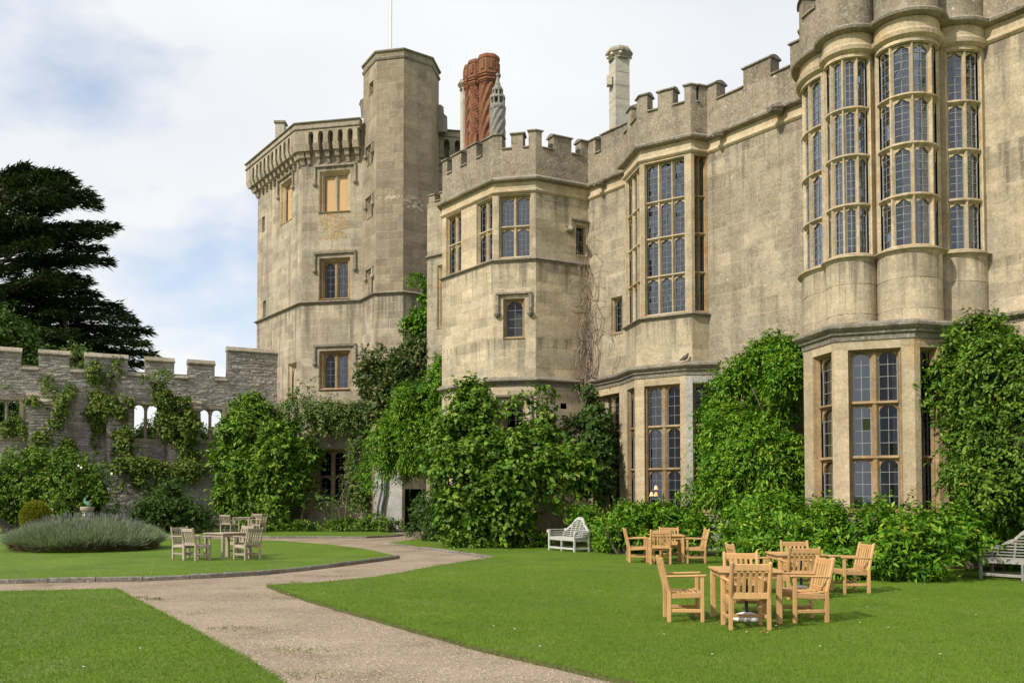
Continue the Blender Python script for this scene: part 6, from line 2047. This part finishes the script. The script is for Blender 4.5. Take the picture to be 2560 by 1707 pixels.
def dup(root, label):
    r = root.copy()
    COL.objects.link(r)
    r['label'] = label
    for ch in list(root.children):
        c = ch.copy()
        COL.objects.link(c)
        c.parent = r
        for g in ch.children:
            d = g.copy()
            COL.objects.link(d)
            d.parent = c
    return r
proto = {}
def place(kind, x, y, rz, label, group, mat='teak', z=0.0):
    key = (kind, mat)
    if key not in proto:
        proto[key] = (make_chair if kind == 'chair' else make_table)(M[mat], label)
        o = proto[key]
    else:
        o = dup(proto[key], label)
    o.location = (x, y, z)
    o.rotation_euler = (0, 0, rz)
    o['group'] = group
    return o
GC, GT = 'teak armchairs round the garden tables', 'square wooden garden tables'
def face(dx, dy):                                      # turn so that +Y points along dx, dy
    return atan2(-dx, dy)
# right-hand lawn: nearest table
place('table', 3.30, 12.80, radians(-2), 'fresh teak table nearest the camera with a parasol base beneath', GT)
place('chair', 3.115, 12.06, face(0.02, 1), 'teak chair with its back to the camera at the nearest table', GC)
place('chair', 2.43, 12.83, face(1, -0.05), 'teak chair on the left side of the nearest table, facing right', GC)
place('chair', 4.11, 12.76, face(-1, -0.10), 'teak chair on the right side of the nearest table, facing left', GC)
place('chair', 3.52, 13.62, face(-0.03, -1), 'teak chair on the far side of the nearest table, facing the camera', GC)
# second table
place('table', 5.12, 16.3, radians(-1), 'fresh teak table with a parasol base in the middle of the right lawn furniture', GT)
place('chair', 4.94, 15.55, face(0.02, 1), 'teak chair with its back to the camera at the second table, behind the nearest set', GC)
place('chair', 6.17, 16.50, face(-1, -0.12), 'teak chair at far right facing left, beside the hedge', GC)
place('chair', 5.46, 17.15, face(-0.02, -1), 'teak chair facing the camera at the second table, its top rail above the near chair', GC)
place('chair', 4.30, 16.45, face(1, 0.0), 'teak chair on the left of the second table, mostly hidden, one post showing', GC)
# far table by the shrubs
place('table', 4.12, 24.05, radians(-3), 'fresh teak table farthest away on the right lawn, in front of the low shrubs', GT)
place('chair', 3.83, 23.42, face(0.06, 1), 'teak chair with its back to the camera at the far table near the shrubs', GC)
place('chair', 3.34, 24.08, face(1, -0.03), 'teak chair seen side-on facing right at the far table near the shrubs', GC)
place('chair', 4.80, 23.75, face(-1, 0.0), 'teak chair seen side-on facing left at the far table near the shrubs', GC)
place('chair', 4.38, 24.95, face(-0.06, -1), 'teak chair behind the far table, against the shrubs', GC)
# left lawn
g = 'grey_teak'
ex_, ey_ = Vector((0.82, -0.57)), Vector((0.57, 0.82))
tc_ = Vector((-8.06, 25.4))
place('table', tc_.x, tc_.y, radians(-35), 'silver weathered table on the left lawn beside the lavender', GT, g)
def lch(p, d, label):
    place('chair', p[0], p[1], face(*d), label, GC, g)
lch((-8.62, 24.72), ey_, 'silver weathered chair with its back to the camera at the lawn table by the lavender')
lch((-7.32, 24.95), -ex_, 'silver weathered chair at the right of the lawn table by the lavender, seen from behind')
lch((-9.12, 25.25), ex_, 'silver weathered chair at the left of the lawn table, nearest the lavender')
lch((-7.98, 26.35), -ey_, 'silver weathered chair behind the lawn table by the lavender, facing the camera')
place('table', -13.05, 43.9, radians(-3), 'silver weathered table on the far strip of lawn below the curtain wall', GT, g)
lch((-14.45, 44.1), (1, 0.15), 'silver weathered chair at the left end of the farthest set below the wall')
lch((-13.55, 43.0), (0.15, 1), 'silver weathered chair with its back to the camera in the farthest set below the wall')
lch((-12.85, 45.0), (-0.1, -1), 'silver weathered chair facing the camera in the farthest set below the wall')
lch((-12.15, 43.2), (-1, 0.3), 'silver weathered chair at the right end of the farthest set below the wall')

def parasol_base(x, y, label):
    t = thing('parasol_base', label, 'parasol base', (x, y, 0), 'white domed parasol bases under the tables')
    mb = MB()
    mb.lathe((x, y, 0), [(0.20, 0.0), (0.205, 0.025), (0.19, 0.05), (0.14, 0.082), (0.07, 0.105), (0.03, 0.11)], 28)
    mb.build('base', M['white'], t, smooth=False)
    mb = MB()
    mb.tube([(x, y, 0.10), (x, y, 0.66)], 0.024, 12)
    mb.build('pole', M['black_metal'], t)
parasol_base(3.33, 12.85, 'white domed parasol foot with a black pole under the nearest teak table')
parasol_base(5.36, 16.75, 'white domed parasol foot with a black pole under the second teak table')

def lutyens(mat, label, L, loc, rz):
    """Bench with rolled arms and a stepped, arched back; faces -Y before turning."""
    t = thing('garden_bench', label, 'bench', (0, 0, 0), 'ornate arched-back garden benches')
    d = 0.55
    for sx in (-1, 1):
        x = sx * (L / 2 - 0.035)
        rbar('leg', (x, -d / 2, 0), (x, -d / 2, 0.60), 0.06, 0.06, mat, t)
        rbar('leg', (x, d / 2, 0), (x, d / 2 - 0.02, 0.42), 0.06, 0.06, mat, t)
        rbar('back_post', (x, d / 2 - 0.02, 0.40), (x, d / 2 + 0.07, 0.68), 0.055, 0.055, mat, t)
        rbar('side_rail', (x, -d / 2, 0.37), (x, d / 2, 0.36), 0.03, 0.08, mat, t)
        rbar('stretcher', (x, -d / 2, 0.10), (x, d / 2, 0.10), 0.03, 0.06, mat, t)
        for k in range(4):                             # arm: bars and a scroll at the front
            z = 0.44 + 0.055 * k
            rbar('arm_bar', (x + sx * 0.012 * k, -d / 2, z), (x, d / 2 + 0.03, z), 0.03, 0.025, mat, t, 0.004)
        mb = MB()
        for k in range(14):
            a0, a1 = 2 * pi * k / 14, 2 * pi * (k + 1) / 14
            c = Vector((x + sx * 0.045, -d / 2 - 0.035, 0.615))
            mb.hexa([c, c + Vector((cos(a0) * .062, 0, sin(a0) * .062)), c + Vector((cos(a0) * .062, 0.07, sin(a0) * .062)), c + Vector((0, 0.07, 0)), c + Vector((0, 0, 0.0005)), c + Vector((cos(a1) * .062, 0, sin(a1) * .062)), c + Vector((cos(a1) * .062, 0.07, sin(a1) * .062)), c + Vector((0, 0.07, 0.0005))])
        mb.build('arm_scroll', mat, t, fix=True)
        rbar('arm_rest', (x + sx * 0.04, -d / 2 + 0.03, 0.665), (x + sx * 0.015, d / 2 + 0.06, 0.665), 0.075, 0.026, mat, t, 0.01)
    rbar('front_rail', (-L / 2 + 0.05, -d / 2, 0.385), (L / 2 - 0.05, -d / 2, 0.385), 0.03, 0.09, mat, t)
    rbar('rear_rail', (-L / 2 + 0.05, d / 2 - 0.02, 0.38), (L / 2 - 0.05, d / 2 - 0.02, 0.38), 0.03, 0.09, mat, t)
    rbar('long_stretcher', (-L / 2 + 0.05, -d / 2, 0.10), (L / 2 - 0.05, -d / 2, 0.10), 0.03, 0.06, mat, t)
    rbar('long_stretcher', (-L / 2 + 0.05, d / 2, 0.10), (L / 2 - 0.05, d / 2, 0.10), 0.03, 0.06, mat, t)
    rbar('middle_leg', (0, -d / 2, 0.0), (0, -d / 2, 0.35), 0.05, 0.05, mat, t)
    for k in range(8):
        y = -d / 2 + 0.02 + k * (d - 0.03) / 7
        rbar('seat_slat', (-L / 2 + 0.04, y, 0.435), (L / 2 - 0.04, y, 0.435), 0.062, 0.018, mat, t, 0.004)
    def prof(u):                                       # height of the back's outline, u = |x| / half length
        u = abs(u)
        if u < 0.40:
            return 0.84 + 0.24 * math.sqrt(max(0, 1 - (u / 0.43) ** 2))
        if u < 0.50:
            return 0.84 + 0.075 * cos((u - 0.40) / 0.10 * pi / 2)
        if u < 0.70:
            return 0.76 + 0.075 * cos((u - 0.50) / 0.20 * pi / 2) ** 1.0
        if u < 0.80:
            return 0.735 + 0.02 * cos((u - 0.70) / 0.1 * pi)
        return 0.70
    lean = lambda z: d / 2 - 0.02 + (z - 0.42) * 0.30
    mb = MB()
    n = 72
    for i in range(n):
        x0, x1 = -1 + 2 * i / n, -1 + 2 * (i + 1) / n
        z0, z1 = prof(x0), prof(x1)
        h = L / 2 - 0.03
        def pp(x, z, yy):
            return (x * h, lean(z) + yy, z)
        mb.hexa([pp(x0, z0 - 0.085, -0.02), pp(x1, z1 - 0.085, -0.02), pp(x1, z1 - 0.085, 0.02), pp(x0, z0 - 0.085, 0.02), pp(x0, z0, -0.02), pp(x1, z1, -0.02), pp(x1, z1, 0.02), pp(x0, z0, 0.02)])
    mb.build('back_top_rail', mat, t)
    for k in range(9):
        z = 0.49 + 0.062 * k
        e = max([u for u in np.linspace(0, 0.97, 98) if prof(u) - 0.06 > z] or [0])
        if e > 0.05:
            rbar('back_slat', (-e * (L / 2 - 0.03), lean(z), z), (e * (L / 2 - 0.03), lean(z), z), 0.018, 0.028, mat, t, 0.004)
    for u in (-0.45, -0.15, 0.15, 0.45):
        z1 = prof(u) - 0.05
        rbar('back_stile', (u * (L / 2 - 0.03), lean(0.40) + 0.012, 0.40), (u * (L / 2 - 0.03), lean(z1) + 0.012, z1), 0.035, 0.02, mat, t, 0.004)
    t.location = loc
    t.rotation_euler = (0, 0, rz)
    return t
lutyens(M['bench_white'], 'white painted arched-back bench between the broad-leaved shrub and the low light green shrub', 1.5, (1.82, 28.95, 0), radians(-59))
lutyens(M['old_bench'], 'grey weathered arched-back bench cut off by the right edge in front of the hedge', 1.75, (10.72, 18.75, 0), radians(-51))

# pigeon, fallen leaf, petals, lamp behind the window
pc = at(1713, 903, c3[1] - 0.14)
t = thing('pigeon', 'small grey brown pigeon perched on the cornice below the first bay window', 'bird', (pc.x, pc.y, ZL + 0.06))
mb = MB()
b = Vector((pc.x, pc.y, ZL + 0.06))
mb.tube([b + Vector(q) for q in ((-0.20, 0, 0.03), (-0.13, 0, 0.07), (-0.05, 0, 0.11), (0.02, 0, 0.15), (0.06, 0, 0.20), (0.075, 0, 0.245), (0.10, 0, 0.265), (0.125, 0, 0.262))], [0.012, 0.035, 0.07, 0.075, 0.05, 0.035, 0.036, 0.008], 10)
mb.build('body', M['bird'], t, smooth=True)
for s in (-1, 1):
    mb = MB()
    mb.tube([b + Vector((0.01, 0.02 * s, 0.0)), b + Vector((0.01, 0.02 * s, 0.09))], 0.008, 5)
    mb.build('leg', M['bird'], t)
g0 = gnd(1911, 1588)
t = thing('fallen_leaf', 'dry curled brown leaf lying on the grass in front of the nearest table', 'leaf', g0)
mb = MB()
ring = [g0 + Vector((cos(a) * 0.055, sin(a) * 0.03, 0.035 + 0.018 * abs(cos(a * 1.5)))) for a in [k * pi / 6 for k in range(12)]]
mb.add(ring + [g0 + Vector((0, 0, 0.028))], [(k, (k + 1) % 12, 12) for k in range(12)])
mb.build('blade', M['l_brown'], t)
mb = MB()
mb.tube([g0 + Vector((0.05, 0, 0.03)), g0 + Vector((0.09, 0.01, 0.025))], 0.003, 4)
mb.build('stalk', M['l_brown'], t)
mb = MB()
for x, y in ((2168, 1521), (1940, 1568), (2221, 1572), (1234, 1569), (1286, 1576), (720, 1487), (1866, 1584), (2150, 1560), (1660, 1590), (1500, 1480), (2240, 1480), (810, 1485), (1350, 1620), (2350, 1640), (1780, 1640), (2050, 1620), (2440, 1540), (208, 1672), (350, 1625)):
    p = gnd(x, y)
    for k in range(5):
        a = 2 * pi * k / 5 + x
        e = Vector((cos(a), sin(a), 0.4)) * 0.018
        f = Vector((-sin(a), cos(a), 0)) * 0.008
        q = p + Vector((0, 0, 0.025))
        mb.quad(q, q + e * 0.6 + f, q + e, q + e * 0.6 - f)
o = mb.build('white_petals', M['l_white'])
props(o, 'tiny white petals scattered over the mown grass', 'petals', None, 'stuff')
lm = bpy.data.materials.new('warm lamp shade')
lm.use_nodes = True
pb = lm.node_tree.nodes['Principled BSDF']
pb.inputs['Base Color'].default_value = (0.75, 0.42, 0.22, 1)
pb.inputs['Emission Color'].default_value = (1.0, 0.50, 0.22, 1)
pb.inputs['Emission Strength'].default_value = 0.55
lc_ = at(1640, 1235, c3[1] + 0.45)
t = thing('table_lamp', 'lit lamp with three peach shades glowing inside the lower pane of the first bay window', 'lamp', lc_)
mb = MB()
mb.tube([lc_ + Vector((0, 0, -0.5)), lc_ + Vector((0, 0, 0.2))], 0.012, 6)
mb.tube([lc_ + Vector((-0.15, 0, -0.05)), lc_ + Vector((0, 0, -0.12)), lc_ + Vector((0.06, 0, -0.05))], 0.008, 5)
mb.build('stand', M['black_metal'], t)
for dx, dz in ((-0.15, 0.0), (0.0, 0.0), (0.0, 0.22)):
    mb = MB()
    mb.lathe(lc_ + Vector((dx, 0, dz)), [(0.075, -0.06), (0.035, 0.07), (0.03, 0.07), (0.07, -0.06)], 12)
    mb.build('lamp_shade', lm, t)
print('OBJECTS', len(bpy.data.objects), 'TRIS', sum(len(o.data.polygons) for o in bpy.data.objects if o.type == 'MESH'))
